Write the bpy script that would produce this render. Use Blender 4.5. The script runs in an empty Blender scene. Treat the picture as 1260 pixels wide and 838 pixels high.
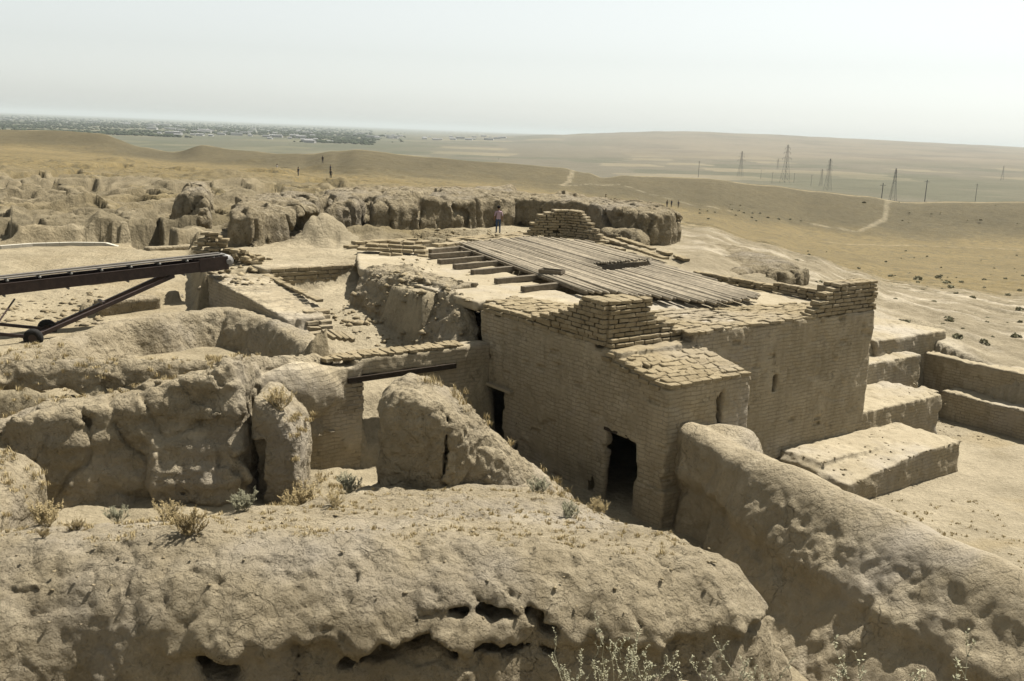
import bpy, bmesh, math, random
import numpy as np
from mathutils import Vector, Matrix

random.seed(7)
rng = np.random.default_rng(7)
SC = bpy.context.scene
COL = SC.collection

# ------------------------------------------------------------------ camera, sky, sun, exposure
CAM_Z = 11.6
FPX = 1200.0
PITCH = math.atan(257 / 1200.0)
ROLL = math.radians(2.3)
_f = np.array([0, math.cos(PITCH), -math.sin(PITCH)])
_r0 = np.array([1.0, 0, 0])
_u0 = np.array([0, math.sin(PITCH), math.cos(PITCH)])
_R = math.cos(ROLL) * _r0 + math.sin(ROLL) * _u0
_U = -math.sin(ROLL) * _r0 + math.cos(ROLL) * _u0
cd = bpy.data.cameras.new('camera')
cam = bpy.data.objects.new('camera', cd)
COL.objects.link(cam)
cam.matrix_world = Matrix(((_R[0], _U[0], -_f[0], 0), (_R[1], _U[1], -_f[1], 0), (_R[2], _U[2], -_f[2], CAM_Z), (0, 0, 0, 1)))
cd.sensor_width = 36
cd.sensor_fit = 'HORIZONTAL'
cd.lens = FPX / 1260 * 36
cd.clip_start = 0.1
cd.clip_end = 120000
SC.camera = cam

SUN_EL, SUN_AZ = math.radians(60), math.radians(51)      # azimuth from +Y towards +X
w = bpy.data.worlds.new('World')
SC.world = w
w.use_nodes = True
nt = w.node_tree
sky = nt.nodes.new('ShaderNodeTexSky')
sky.sky_type = 'NISHITA'
sky.sun_disc = False
sky.sun_elevation = SUN_EL
sky.sun_rotation = SUN_AZ
sky.air_density = 1.0
sky.dust_density = 1.0
sky.ozone_density = 1.0
sky.altitude = 300
nt.nodes['Background'].inputs['Strength'].default_value = 0.066
hsv = nt.nodes.new('ShaderNodeHueSaturation')      # a milky, dust-laden sky: hardly any blue left anywhere
hsv.inputs['Saturation'].default_value = 0.16
nt.links.new(sky.outputs[0], hsv.inputs['Color'])
tint = nt.nodes.new('ShaderNodeMix'); tint.data_type = 'RGBA'; tint.blend_type = 'MULTIPLY'
tint.inputs[0].default_value = 1.0; tint.inputs[7].default_value = (0.98, 1.0, 0.965, 1)
nt.links.new(hsv.outputs[0], tint.inputs[6])
nt.links.new(tint.outputs[2], nt.nodes['Background'].inputs[0])
sl = bpy.data.lights.new('sun', 'SUN')
sl.energy = 5.0
sl.angle = math.radians(0.6)
sl.color = (1.0, 0.945, 0.855)
so = bpy.data.objects.new('sun', sl)
COL.objects.link(so)
sdir = Vector((math.cos(SUN_EL) * math.sin(SUN_AZ), math.cos(SUN_EL) * math.cos(SUN_AZ), math.sin(SUN_EL)))
so.rotation_euler = sdir.to_track_quat('Z', 'Y').to_euler()
so.location = (30, 30, 60)
SC.view_settings.view_transform = 'Standard'
SC.view_settings.look = 'None'
SC.view_settings.exposure = 1.12
SC.view_settings.gamma = 1
SC.render.engine = 'CYCLES'
SC.cycles.use_denoising = True
SC.cycles.max_bounces = 4
SC.cycles.diffuse_bounces = 2
SC.cycles.volume_bounces = 0

# ------------------------------------------------------------------ site frame and surveying helpers
A0 = np.array([-1.05, 35.4])
UD = np.array([0.8, 0.6])
VD = np.array([0.6, -0.8])


def W(u, v, z=0.0):
    p = A0 + u * UD + v * VD
    return np.array([p[0], p[1], z])


def uv_of(x, y):
    dx, dy = x - A0[0], y - A0[1]
    return dx * UD[0] + dy * UD[1], dx * VD[0] + dy * VD[1]


def at(px, py, z):
    """surveyed point: sight line through a photo pixel met at height z"""
    d = _f * FPX + _R * (px - 630) - _U * (py - 419)
    t = (z - CAM_Z) / d[2]
    return np.array([0, 0, CAM_Z]) + d * t


def atd(px, py, y):
    """sight line met at ground distance y"""
    d = _f * FPX + _R * (px - 630) - _U * (py - 419)
    return np.array([0, 0, CAM_Z]) + d * (y / d[1])


# ------------------------------------------------------------------ noise
_P = rng.permutation(256).astype(np.int32)
_P = np.concatenate([_P, _P])
_g = rng.normal(size=(256, 3))
_G = (_g / np.linalg.norm(_g, axis=1)[:, None]).astype(np.float32)


def perlin(x, y, z=None, seed=0):
    x = np.asarray(x, np.float32) + np.float32(seed * 17.31)
    y = np.asarray(y, np.float32) + np.float32(seed * 5.77)
    fx = np.floor(x); fy = np.floor(y)
    xi = fx.astype(np.int32) & 255; yi = fy.astype(np.int32) & 255
    fx = x - fx; fy = y - fy
    ux = fx * fx * fx * (fx * (fx * 6 - 15) + 10)
    uy = fy * fy * fy * (fy * (fy * 6 - 15) + 10)
    if z is None:
        def g(i, j):
            h = _P[_P[(xi + i) & 255] + ((yi + j) & 255)]
            return _G[h, 0] * (fx - i) + _G[h, 1] * (fy - j)
        a = g(0, 0) * (1 - ux) + g(1, 0) * ux
        b = g(0, 1) * (1 - ux) + g(1, 1) * ux
        return (a * (1 - uy) + b * uy) * 1.5
    z = np.asarray(z, np.float32) + np.float32(seed * 3.13)
    fz = np.floor(z)
    zi = fz.astype(np.int32) & 255
    fz = z - fz
    uz = fz * fz * fz * (fz * (fz * 6 - 15) + 10)

    def g3(i, j, k):
        h = _P[(_P[_P[(xi + i) & 255] + ((yi + j) & 255)] + ((zi + k) & 255)) & 255]
        return _G[h, 0] * (fx - i) + _G[h, 1] * (fy - j) + _G[h, 2] * (fz - k)
    r = []
    for k in (0, 1):
        a = g3(0, 0, k) * (1 - ux) + g3(1, 0, k) * ux
        b = g3(0, 1, k) * (1 - ux) + g3(1, 1, k) * ux
        r.append(a * (1 - uy) + b * uy)
    return (r[0] * (1 - uz) + r[1] * uz) * 1.5


def fbm(x, y, z=None, octv=4, gain=0.5, seed=0, ridged=False):
    s = 0; a = 1.0; f = 1.0; t = 0
    for o in range(octv):
        n = perlin(x * f, y * f, None if z is None else z * f, seed + o * 3)
        if ridged:
            n = 1 - 2 * np.abs(n)
        s = s + a * n; t += a; a *= gain; f *= 2.03
    return s / t


def sstep(a, b, x):
    t = np.clip((x - a) / (b - a), 0, 1)
    return t * t * (3 - 2 * t)


def poly_sd(poly, x, y):
    """signed distance to a polygon, negative inside"""
    x = np.asarray(x, np.float64); y = np.asarray(y, np.float64)
    P = np.asarray(poly, float)[:, :2]
    d = np.full(x.shape, 1e18); ins = np.zeros(x.shape, bool)
    n = len(P)
    for i in range(n):
        ax, ay = P[i]; bx, by = P[(i + 1) % n]
        ex, ey = bx - ax, by - ay
        t = np.clip(((x - ax) * ex + (y - ay) * ey) / (ex * ex + ey * ey), 0, 1)
        d = np.minimum(d, (x - ax - t * ex) ** 2 + (y - ay - t * ey) ** 2)
        c = ((ay > y) != (by > y))
        if ay != by:
            c &= x < (bx - ax) * (y - ay) / (by - ay) + ax
        ins ^= c
    return np.where(ins, -1, 1) * np.sqrt(d)


def line_d(pts, x, y):
    d = np.full(np.shape(x), 1e18)
    for (ax, ay), (bx, by) in zip(pts[:-1], pts[1:]):
        ex, ey = bx - ax, by - ay
        t = np.clip(((x - ax) * ex + (y - ay) * ey) / (ex * ex + ey * ey), 0, 1)
        d = np.minimum(d, (x - ax - t * ex) ** 2 + (y - ay - t * ey) ** 2)
    return np.sqrt(d)


def smin(a, b, k):
    h = np.clip(0.5 + 0.5 * (b - a) / k, 0, 1)
    return b + (a - b) * h - k * h * (1 - h)


def smax(a, b, k):
    return -smin(-a, -b, k)


def sd_box(x, y, z, lo, hi, r=0.0):
    q = [np.abs(c - (l + h) / 2) - (h - l) / 2 + r for c, l, h in zip((x, y, z), lo, hi)]
    o = np.sqrt(sum(np.maximum(a, 0) ** 2 for a in q))
    return o + np.minimum(np.maximum(np.maximum(q[0], q[1]), q[2]), 0) - r


def sd_ell(x, y, z, c, r):
    k0 = np.sqrt(((x - c[0]) / r[0]) ** 2 + ((y - c[1]) / r[1]) ** 2 + ((z - c[2]) / r[2]) ** 2)
    return (k0 - 1) * min(r)


def sd_cap(x, y, z, a, b, ra, rb):
    e = [b[i] - a[i] for i in range(3)]
    L = sum(v * v for v in e)
    t = np.clip(((x - a[0]) * e[0] + (y - a[1]) * e[1] + (z - a[2]) * e[2]) / L, 0, 1)
    return np.sqrt((x - a[0] - t * e[0]) ** 2 + (y - a[1] - t * e[1]) ** 2 + (z - a[2] - t * e[2]) ** 2) - (ra + (rb - ra) * t)


# ------------------------------------------------------------------ mesh / object helpers
def mesh_arrays(name, verts, faces, smooth=True):
    verts = np.asarray(verts, np.float32); faces = np.asarray(faces, np.int32)
    me = bpy.data.meshes.new(name)
    k = faces.shape[1]; n = len(faces)
    me.vertices.add(len(verts)); me.vertices.foreach_set('co', verts.ravel())
    me.loops.add(n * k); me.loops.foreach_set('vertex_index', faces.ravel())
    me.polygons.add(n)
    me.polygons.foreach_set('loop_start', np.arange(0, n * k, k, dtype=np.int32))
    me.polygons.foreach_set('loop_total', np.full(n, k, np.int32))
    if smooth:
        me.polygons.foreach_set('use_smooth', np.ones(n, bool))
    me.update(calc_edges=True)
    me.validate()
    return me


def tag(o, label=None, cat=None, group=None, kind=None):
    if label: o['label'] = label
    if cat: o['category'] = cat
    if group: o['group'] = group
    if kind: o['kind'] = kind
    return o


def obj(name, me, mat=None, parent=None):
    o = bpy.data.objects.new(name, me)
    COL.objects.link(o)
    if mat is not None and len(me.materials) == 0:
        me.materials.append(mat)
    if parent is not None:
        o.parent = parent
        if parent.parent is None:
            o.matrix_parent_inverse = Matrix.Translation(-Vector(parent.location))
    return o


def thing(name, label, cat, loc=(0, 0, 0), group=None):
    o = bpy.data.objects.new(name, None)
    o.empty_display_size = 0.3
    COL.objects.link(o)
    o.location = loc
    return tag(o, label, cat, group)


def copy_tree(src, loc, rotz=0.0, scale=1.0):
    c = src.copy(); COL.objects.link(c)
    c.location = loc; c.rotation_euler = (0, 0, rotz); c.scale = (scale,) * 3
    for ch in src.children:
        d = ch.copy(); COL.objects.link(d); d.parent = c
        for g in ch.children:
            e = g.copy(); COL.objects.link(e); e.parent = d
    return c


class MB:
    """collects prisms, tubes and faces into one mesh"""
    def __init__(s): s.v = []; s.f = []

    def box(s, c, size, ax=None):
        c = np.asarray(c, float); ax = np.eye(3) if ax is None else np.asarray(ax, float)
        b = len(s.v)
        for sx in (-.5, .5):
            for sy in (-.5, .5):
                for sz in (-.5, .5):
                    s.v.append(c + ax[0] * sx * size[0] + ax[1] * sy * size[1] + ax[2] * sz * size[2])
        for q in ((0, 1, 3, 2), (4, 6, 7, 5), (0, 4, 5, 1), (2, 3, 7, 6), (0, 2, 6, 4), (1, 5, 7, 3)):
            s.f.append([b + i for i in q])
        return s

    def bar(s, a, b, wd, ht=None, up=(0, 0, 1)):
        a = np.asarray(a, float); b = np.asarray(b, float)
        d = b - a; L = np.linalg.norm(d); d /= L
        up = np.asarray(up, float)
        x = np.cross(d, up)
        if np.linalg.norm(x) < 1e-4: x = np.cross(d, (1, 0, 0))
        x /= np.linalg.norm(x); y = np.cross(x, d)
        return s.box((a + b) / 2, (L, wd, ht or wd), (d, x, y))

    def tube(s, pts, rad, n=6, cap=True):
        pts = [np.asarray(p, float) for p in pts]
        rad = rad if hasattr(rad, '__len__') else [rad] * len(pts)
        b = len(s.v)
        for i, p in enumerate(pts):
            d = pts[min(i + 1, len(pts) - 1)] - pts[max(i - 1, 0)]
            d = d / (np.linalg.norm(d) + 1e-9)
            x = np.cross(d, (0.3, 0.2, 0.93)); x /= np.linalg.norm(x) + 1e-9
            y = np.cross(d, x)
            for k in range(n):
                a = 2 * math.pi * k / n
                s.v.append(p + rad[i] * (x * math.cos(a) + y * math.sin(a)))
        for i in range(len(pts) - 1):
            for k in range(n):
                s.f.append([b + i * n + k, b + i * n + (k + 1) % n, b + (i + 1) * n + (k + 1) % n, b + (i + 1) * n + k])
        if cap:
            s.f.append([b + k for k in range(n)][::-1])
            s.f.append([b + (len(pts) - 1) * n + k for k in range(n)])
        return s

    def torus(s, c, axis, R, r, n=20, m=8):
        c = np.asarray(c, float); axis = np.asarray(axis, float); axis /= np.linalg.norm(axis)
        x = np.cross(axis, (0, 0, 1)); x /= np.linalg.norm(x); y = np.cross(axis, x)
        b = len(s.v)
        for i in range(n):
            a = 2 * math.pi * i / n
            e = x * math.cos(a) + y * math.sin(a)
            for j in range(m):
                q = 2 * math.pi * j / m
                s.v.append(c + e * (R + r * math.cos(q)) + axis * r * 1.25 * math.sin(q))
        for i in range(n):
            for j in range(m):
                s.f.append([b + i * m + j, b + ((i + 1) % n) * m + j, b + ((i + 1) % n) * m + (j + 1) % m, b + i * m + (j + 1) % m])
        return s

    def mesh(s, name, smooth=False):
        me = bpy.data.meshes.new(name)
        me.from_pydata([tuple(p) for p in s.v], [], s.f)
        if smooth:
            for p in me.polygons: p.use_smooth = True
        me.update()
        return me

    def build(s, name, mat, parent=None, smooth=False):
        return obj(name, s.mesh(name, smooth), mat, parent)


def surface_nets(D, org, h):
    ins = D < 0
    nx, ny, nz = D.shape
    cnt = np.zeros((nx - 1, ny - 1, nz - 1), np.uint8)
    for i in (0, 1):
        for j in (0, 1):
            for k in (0, 1):
                cnt += ins[i:nx - 1 + i, j:ny - 1 + j, k:nz - 1 + k]
    cells = np.argwhere((cnt > 0) & (cnt < 8))
    idx = np.full(cnt.shape, -1, np.int32)
    idx[cells[:, 0], cells[:, 1], cells[:, 2]] = np.arange(len(cells))
    acc = np.zeros((len(cells), 3)); num = np.zeros(len(cells))
    c0, c1, c2 = cells.T
    for a in range(3):
        o = [b for b in range(3) if b != a]
        for p in (0, 1):
            for q in (0, 1):
                s = [0, 0, 0]; s[o[0]] = p; s[o[1]] = q
                e = list(s); e[a] = 1
                d0 = D[c0 + s[0], c1 + s[1], c2 + s[2]]; d1 = D[c0 + e[0], c1 + e[1], c2 + e[2]]
                m = (d0 < 0) != (d1 < 0)
                t = np.where(m, d0 / np.where(m, d0 - d1, 1), 0)
                pt = np.tile(np.array(s, float), (len(cells), 1)); pt[:, a] = t
                acc += pt * m[:, None]; num += m
    verts = (cells + acc / num[:, None]) * h + np.asarray(org)
    quads = []
    for a in range(3):
        o1, o2 = [(1, 2), (2, 0), (0, 1)][a]
        sl0 = [slice(None)] * 3; sl1 = [slice(None)] * 3
        sl0[a] = slice(0, -1); sl1[a] = slice(1, None)
        ch = ins[tuple(sl0)] != ins[tuple(sl1)]
        e = np.argwhere(ch)
        e = e[(e[:, o1] > 0) & (e[:, o2] > 0) & (e[:, o1] < D.shape[o1] - 1) & (e[:, o2] < D.shape[o2] - 1)]
        f0 = ins[e[:, 0], e[:, 1], e[:, 2]]
        q = []
        for p, r in ((1, 1), (0, 1), (0, 0), (1, 0)):
            c = e.copy(); c[:, o1] -= p; c[:, o2] -= r
            q.append(idx[c[:, 0], c[:, 1], c[:, 2]])
        q = np.stack(q, 1)
        q[~f0] = q[~f0][:, ::-1]
        quads.append(q)
    return verts, np.concatenate(quads)


HMAPS = []


def sculpt(name, lo, hi, h, sdf, mat, noise=(), parent=None, local=False, seed=0, wfun=None):
    """an eroded earth mass: implicit shape roughened by noise, meshed as one skin"""
    ax = [np.arange(l, u + h, h, dtype=np.float32) for l, u in zip(lo, hi)]
    X, Y, Z = np.meshgrid(*ax, indexing='ij')
    D = np.asarray(sdf(X, Y, Z), np.float32)
    band = np.abs(D) < sum(abs(a) for _, a, _ in noise) * 1.6 + 2 * h
    bx, by, bz = X[band], Y[band], Z[band]
    n = 0
    for i, (sc, amp, kind) in enumerate(noise):
        if kind == 'f': n = n + amp * fbm(bx / sc, by / sc, bz / sc, 3, 0.5, seed + i * 7)
        elif kind == 'r': n = n - amp * (fbm(bx / sc, by / sc, bz / sc, 3, 0.55, seed + i * 7, True) - 0.35)
        elif kind == 'c':
            q = np.abs(perlin(bx / sc, by / sc, bz / sc * 0.7, seed + i * 7))
            n = n + amp * np.clip(1 - q * 9, 0, 1)
        elif kind == 'b':     # crumbly billows
            n = n - amp * (np.abs(perlin(bx / sc, by / sc, bz / sc, seed + i * 7)) + 0.5 * np.abs(perlin(bx / sc * 2.1, by / sc * 2.1, bz / sc * 2.1, seed + i * 7 + 1)) - 0.45)
        elif kind == 'v':     # rain rills running down the slope
            n = n + amp * fbm(bx / sc, by / sc, bz / sc * 0.22, 2, 0.5, seed + i * 7, True)
        elif kind == 'k':     # bricks fallen out of the face
            row = np.floor(bz / 0.135); cl = np.floor((bx + by) / 0.44 + 0.5 * (row % 2))
            hs = np.abs(np.sin(row * 12.9898 + cl * 78.233) * 43758.5453) % 1
            n = n + amp * (hs < 0.05) * (perlin(bx / 1.6, by / 1.6, bz / 1.6, seed + i) > -0.1)
        elif kind == 's':     # sub-horizontal beds
            n = n + amp * perlin(bx / sc * 0.25, by / sc * 0.25, bz / sc, seed + i * 7)
    D[band] += n if wfun is None else n * wfun(bx, by, bz)
    for a in range(3):
        for e in (0, -1):
            s = [slice(None)] * 3; s[a] = e
            D[tuple(s)] = np.maximum(D[tuple(s)], h * 0.5)
    v, q = surface_nets(D, lo, h)
    if local:
        p = A0[None] + v[:, :1] * UD[None] + v[:, 1:2] * VD[None]
        v = np.column_stack([p, v[:, 2]]); q = q[:, ::-1]
    me = mesh_arrays(name, v, q)
    o = obj(name, me, mat, parent)
    HMAPS.append(v)
    return o


def assign_by_normal(o, fn):
    me = o.data
    n = np.zeros(len(me.polygons) * 3, np.float32)
    me.polygons.foreach_get('normal', n)
    me.polygons.foreach_set('material_index', np.asarray(fn(n.reshape(-1, 3)), np.int32))


# ------------------------------------------------------------------ materials
def new_mat(name):
    m = bpy.data.materials.new(name); m.use_nodes = True
    t = m.node_tree; b = t.nodes['Principled BSDF']
    b.inputs['Roughness'].default_value = 0.95
    b.inputs['Specular IOR Level'].default_value = 0.12
    return m, t, b


def nd(t, typ, **kw):
    n = t.nodes.new(typ)
    for k, v in kw.items():
        if k in n.inputs: n.inputs[k].default_value = v
        else: setattr(n, k, v)
    return n


def noise_n(t, vec, scale, detail=6, rough=0.6, dist=0.0):
    n = nd(t, 'ShaderNodeTexNoise', Scale=scale, Detail=detail, Roughness=rough, Distortion=dist)
    t.links.new(vec, n.inputs['Vector'])
    return n.outputs[0]


def mrange(t, val, a, b, c=0.0, d=1.0):
    n = nd(t, 'ShaderNodeMapRange')
    t.links.new(val, n.inputs[0])
    for i, v in enumerate((a, b, c, d)): n.inputs[i + 1].default_value = v
    return n.outputs[0]


def mixc(t, fac, a, b, mode='MIX'):
    n = nd(t, 'ShaderNodeMix', data_type='RGBA', blend_type=mode)
    if hasattr(fac, 'links'): t.links.new(fac, n.inputs[0])
    else: n.inputs[0].default_value = fac
    for s, v in ((6, a), (7, b)):
        if hasattr(v, 'links'): t.links.new(v, n.inputs[s])
        else: n.inputs[s].default_value = (*v, 1)
    return n.outputs[2]


def mth(t, op, a, b=None):
    n = nd(t, 'ShaderNodeMath', operation=op)
    for i, v in enumerate((a, b)):
        if v is None: continue
        if hasattr(v, 'links'): t.links.new(v, n.inputs[i])
        else: n.inputs[i].default_value = v
    return n.outputs[0]


def bump(t, height, dist, strength=1.0, prev=None):
    n = nd(t, 'ShaderNodeBump', Strength=strength, Distance=dist)
    t.links.new(height, n.inputs['Height'])
    if prev is not None: t.links.new(prev, n.inputs['Normal'])
    return n.outputs[0]


ALB = 0.645      # overall reflectance of the dry earth


def earth(name, dark, mid, light, big=0.4, lump=5.0, lump_d=0.10, fine_d=0.03, crack=0.0, crack_sc=1.6, courses=None, random_obj=0.0, course_vis=1.0, clod=0.0):
    dark, mid, light = (tuple(x * ALB for x in c_) for c_ in (dark, mid, light))
    m, t, b = new_mat(name)
    geo = nd(t, 'ShaderNodeNewGeometry')
    pos = geo.outputs['Position']
    n1 = noise_n(t, pos, big, 5, 0.6)
    n2 = noise_n(t, pos, 3.1, 8, 0.68)
    n3 = noise_n(t, pos, lump, 9, 0.66, 0.3)
    n4 = noise_n(t, pos, 32, 6, 0.7)
    c = mixc(t, mrange(t, n1, 0.36, 0.66), dark, mid)
    c = mixc(t, mrange(t, n2, 0.45, 0.75, 0, 0.75), c, light)
    c = mixc(t, mrange(t, n4, 0.3, 0.72, 0, 0.45), mixc(t, 1.0, c, (0.80, 0.785, 0.75), 'MULTIPLY'), c)
    # grey, ochre and salt-pale patches
    c = mixc(t, mrange(t, noise_n(t, pos, 0.23, 4, 0.6), 0.50, 0.66, 0, 0.55), c, (mid[0] * 0.88, mid[1] * 0.93, mid[2] * 1.12))
    c = mixc(t, mrange(t, noise_n(t, pos, 0.62, 6, 0.7), 0.55, 0.70, 0, 0.45), c, tuple(x * 1.12 for x in light))
    c = mixc(t, mrange(t, noise_n(t, pos, 1.35, 6, 0.7), 0.57, 0.70, 0, 0.40), c, (dark[0] * 0.72, dark[1] * 0.70, dark[2] * 0.66))
    nrm = None
    if clod:
        for sc_v, k_v in ((4.5, 1.0), (12.0, 0.5)):
            wn_ = nd(t, 'ShaderNodeTexNoise', Scale=sc_v * 0.9, Detail=3.0); t.links.new(pos, wn_.inputs['Vector'])
            ws_ = nd(t, 'ShaderNodeVectorMath', operation='SCALE'); t.links.new(wn_.outputs['Color'], ws_.inputs[0]); ws_.inputs['Scale'].default_value = 0.9 / sc_v
            wa_ = nd(t, 'ShaderNodeVectorMath', operation='ADD'); t.links.new(pos, wa_.inputs[0]); t.links.new(ws_.outputs[0], wa_.inputs[1])
            vc = nd(t, 'ShaderNodeTexVoronoi', feature='F1', Scale=sc_v); t.links.new(wa_.outputs[0], vc.inputs['Vector'])
            hgt_ = mth(t, 'MULTIPLY', mth(t, 'MULTIPLY', vc.outputs['Distance'], -1.0), mrange(t, noise_n(t, pos, 0.9 + sc_v * 0.1, 4, 0.65), 0.40, 0.62, 0.10, 1.0))
            nrm = bump(t, hgt_, clod * k_v, 1.0, nrm)
    if courses is not None:
        mp = nd(t, 'ShaderNodeMapping'); mp.inputs['Scale'].default_value = (2.6, 2.6, 0.22); t.links.new(pos, mp.inputs['Vector'])
        st = mrange(t, noise_n(t, mp.outputs[0], 1.0, 5, 0.6), 0.50, 0.66, 0, 0.38)
        c = mixc(t, st, c, (dark[0] * 0.72, dark[1] * 0.70, dark[2] * 0.66))
        pl = mrange(t, noise_n(t, pos, 0.55, 5, 0.7), 0.52, 0.58, 0, 0.35)
        c = mixc(t, pl, c, light)
        # mud bricks in courses, seen through worn plaster
        dv = nd(t, 'ShaderNodeVectorMath', operation='DOT_PRODUCT'); t.links.new(pos, dv.inputs[0]); dv.inputs[1].default_value = (*courses, 0)
        sx = nd(t, 'ShaderNodeSeparateXYZ'); t.links.new(pos, sx.inputs[0])
        wob = mth(t, 'MULTIPLY', mth(t, 'SUBTRACT', noise_n(t, pos, 2.2, 4), 0.5), 0.16)
        cb = nd(t, 'ShaderNodeCombineXYZ'); t.links.new(dv.outputs['Value'], cb.inputs[0]); t.links.new(mth(t, 'ADD', sx.outputs[2], wob), cb.inputs[1])
        br = nd(t, 'ShaderNodeTexBrick', Scale=1.0)
        br.inputs['Brick Width'].default_value = 0.44; br.inputs['Row Height'].default_value = 0.135
        br.inputs['Mortar Size'].default_value = 0.016; br.inputs['Mortar Smooth'].default_value = 0.35
        t.links.new(cb.outputs[0], br.inputs['Vector'])
        patch = mrange(t, noise_n(t, pos, 0.9, 6, 0.65), 0.35, 0.53)
        patch = mth(t, 'MULTIPLY', patch, course_vis)
        mort = mth(t, 'MULTIPLY', br.outputs['Fac'], patch)
        c = mixc(t, mth(t, 'MULTIPLY', mort, 0.5), c, tuple(x * 0.45 for x in dark))
        chip = mrange(t, noise_n(t, pos, 5.5, 5, 0.7), 0.60, 0.66)
        chip = mth(t, 'MULTIPLY', chip, mrange(t, noise_n(t, pos, 0.7, 3), 0.42, 0.62))
        c = mixc(t, mth(t, 'MULTIPLY', chip, 0.45), c, tuple(x * 0.5 for x in dark))
        mort = mth(t, 'MAXIMUM', mort, chip)
        nrm = bump(t, mth(t, 'MULTIPLY', mort, -1.0), 0.035, 1.0)
    if crack:
        wv = nd(t, 'ShaderNodeVectorMath', operation='ADD')
        nz = nd(t, 'ShaderNodeTexNoise', Scale=2.2, Detail=5.0); t.links.new(pos, nz.inputs['Vector'])
        sc_ = nd(t, 'ShaderNodeVectorMath', operation='SCALE'); t.links.new(nz.outputs['Color'], sc_.inputs[0]); sc_.inputs['Scale'].default_value = 0.55
        t.links.new(pos, wv.inputs[0]); t.links.new(sc_.outputs[0], wv.inputs[1])
        vo = nd(t, 'ShaderNodeTexVoronoi', feature='DISTANCE_TO_EDGE', Scale=crack_sc); t.links.new(wv.outputs[0], vo.inputs['Vector'])
        ck = mrange(t, vo.outputs['Distance'], 0.0, 0.05, 1.0, 0.0)
        ck = mth(t, 'MULTIPLY', ck, mrange(t, noise_n(t, pos, 0.8, 4), 0.48, 0.68))
        nrm = bump(t, mth(t, 'MULTIPLY', ck, -1.0), crack, 1.0, nrm)
        c = mixc(t, mth(t, 'MULTIPLY', ck, 0.18), c, tuple(x * 0.45 for x in dark))
    if random_obj:
        oi = nd(t, 'ShaderNodeObjectInfo')
        c = mixc(t, mrange(t, oi.outputs['Random'], 0, 1, 0, random_obj), c, mixc(t, 1.0, c, (0.62, 0.6, 0.56), 'MULTIPLY'))
    nrm = bump(t, n3, lump_d, 1.0, nrm)
    nrm = bump(t, n4, fine_d, 1.0, nrm)
    t.links.new(c, b.inputs['Base Color']); t.links.new(nrm, b.inputs['Normal'])
    return m


DK, MD, LT = (0.35, 0.295, 0.20), (0.46, 0.392, 0.270), (0.57, 0.495, 0.355)
M = {}
M['mound'] = earth('crumbled loess', DK, MD, LT, 0.35, 7.0, 0.09, 0.03, 0.05, 2.2, clod=0.11)
M['adobe'] = earth('weathered adobe', DK, MD, LT, 0.5, 6.0, 0.08, 0.03, 0.04, 1.6, clod=0.10)
M['adobe_far'] = earth('eroded clay', (0.31, 0.258, 0.165), (0.40, 0.335, 0.22), LT, 0.2, 2.2, 0.2, 0.05, clod=0.22)
M['wall_v'] = earth('plastered brick wall door side', (0.41, 0.348, 0.24), (0.51, 0.437, 0.308), LT, 0.45, 6.0, 0.06, 0.02, courses=tuple(VD), course_vis=0.9)
M['wall_u'] = earth('plastered brick wall long side', (0.41, 0.348, 0.24), (0.51, 0.437, 0.308), LT, 0.45, 6.0, 0.06, 0.02, courses=tuple(UD), course_vis=0.62)
M['wall_mud'] = earth('smoothed pale wall mud', (0.42, 0.357, 0.245), (0.52, 0.446, 0.315), (0.60, 0.525, 0.385), 0.35, 7.0, 0.08, 0.025, 0.04, 2.2, clod=0.07)
M['brick'] = earth('mud brick', (0.36, 0.295, 0.185), (0.45, 0.372, 0.238), (0.54, 0.46, 0.31), 1.2, 7.0, 0.06, 0.02, random_obj=0.5)
M['plaster'] = earth('pale clay floor', (0.43, 0.368, 0.255), (0.50, 0.432, 0.305), (0.56, 0.49, 0.355), 0.5, 3.0, 0.06, 0.02)


def plain(name, col, rough=0.8, var=0.35, scale=6.0, spec=0.2, stretch=None, metal=0.0, bumpd=0.01, random_obj=0.0):
    m, t, b = new_mat(name)
    b.inputs['Roughness'].default_value = rough; b.inputs['Specular IOR Level'].default_value = spec; b.inputs['Metallic'].default_value = metal
    geo = nd(t, 'ShaderNodeNewGeometry'); vec = geo.outputs['Position']
    n = noise_n(t, vec, scale, 6, 0.65)
    col = tuple(c * 0.56 for c in col)
    lo = tuple(c * (1 - var) for c in col); hi = tuple(min(1, c * (1 + var)) for c in col)
    c = mixc(t, mrange(t, n, 0.3, 0.7), lo, hi)
    if random_obj:
        oi = nd(t, 'ShaderNodeObjectInfo')
        c = mixc(t, mrange(t, oi.outputs['Random'], 0, 1, 0, random_obj), c, mixc(t, 1.0, c, (0.5, 0.5, 0.5), 'MULTIPLY'))
    t.links.new(c, b.inputs['Base Color'])
    if bumpd: t.links.new(bump(t, n, bumpd), b.inputs['Normal'])
    return m


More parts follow.
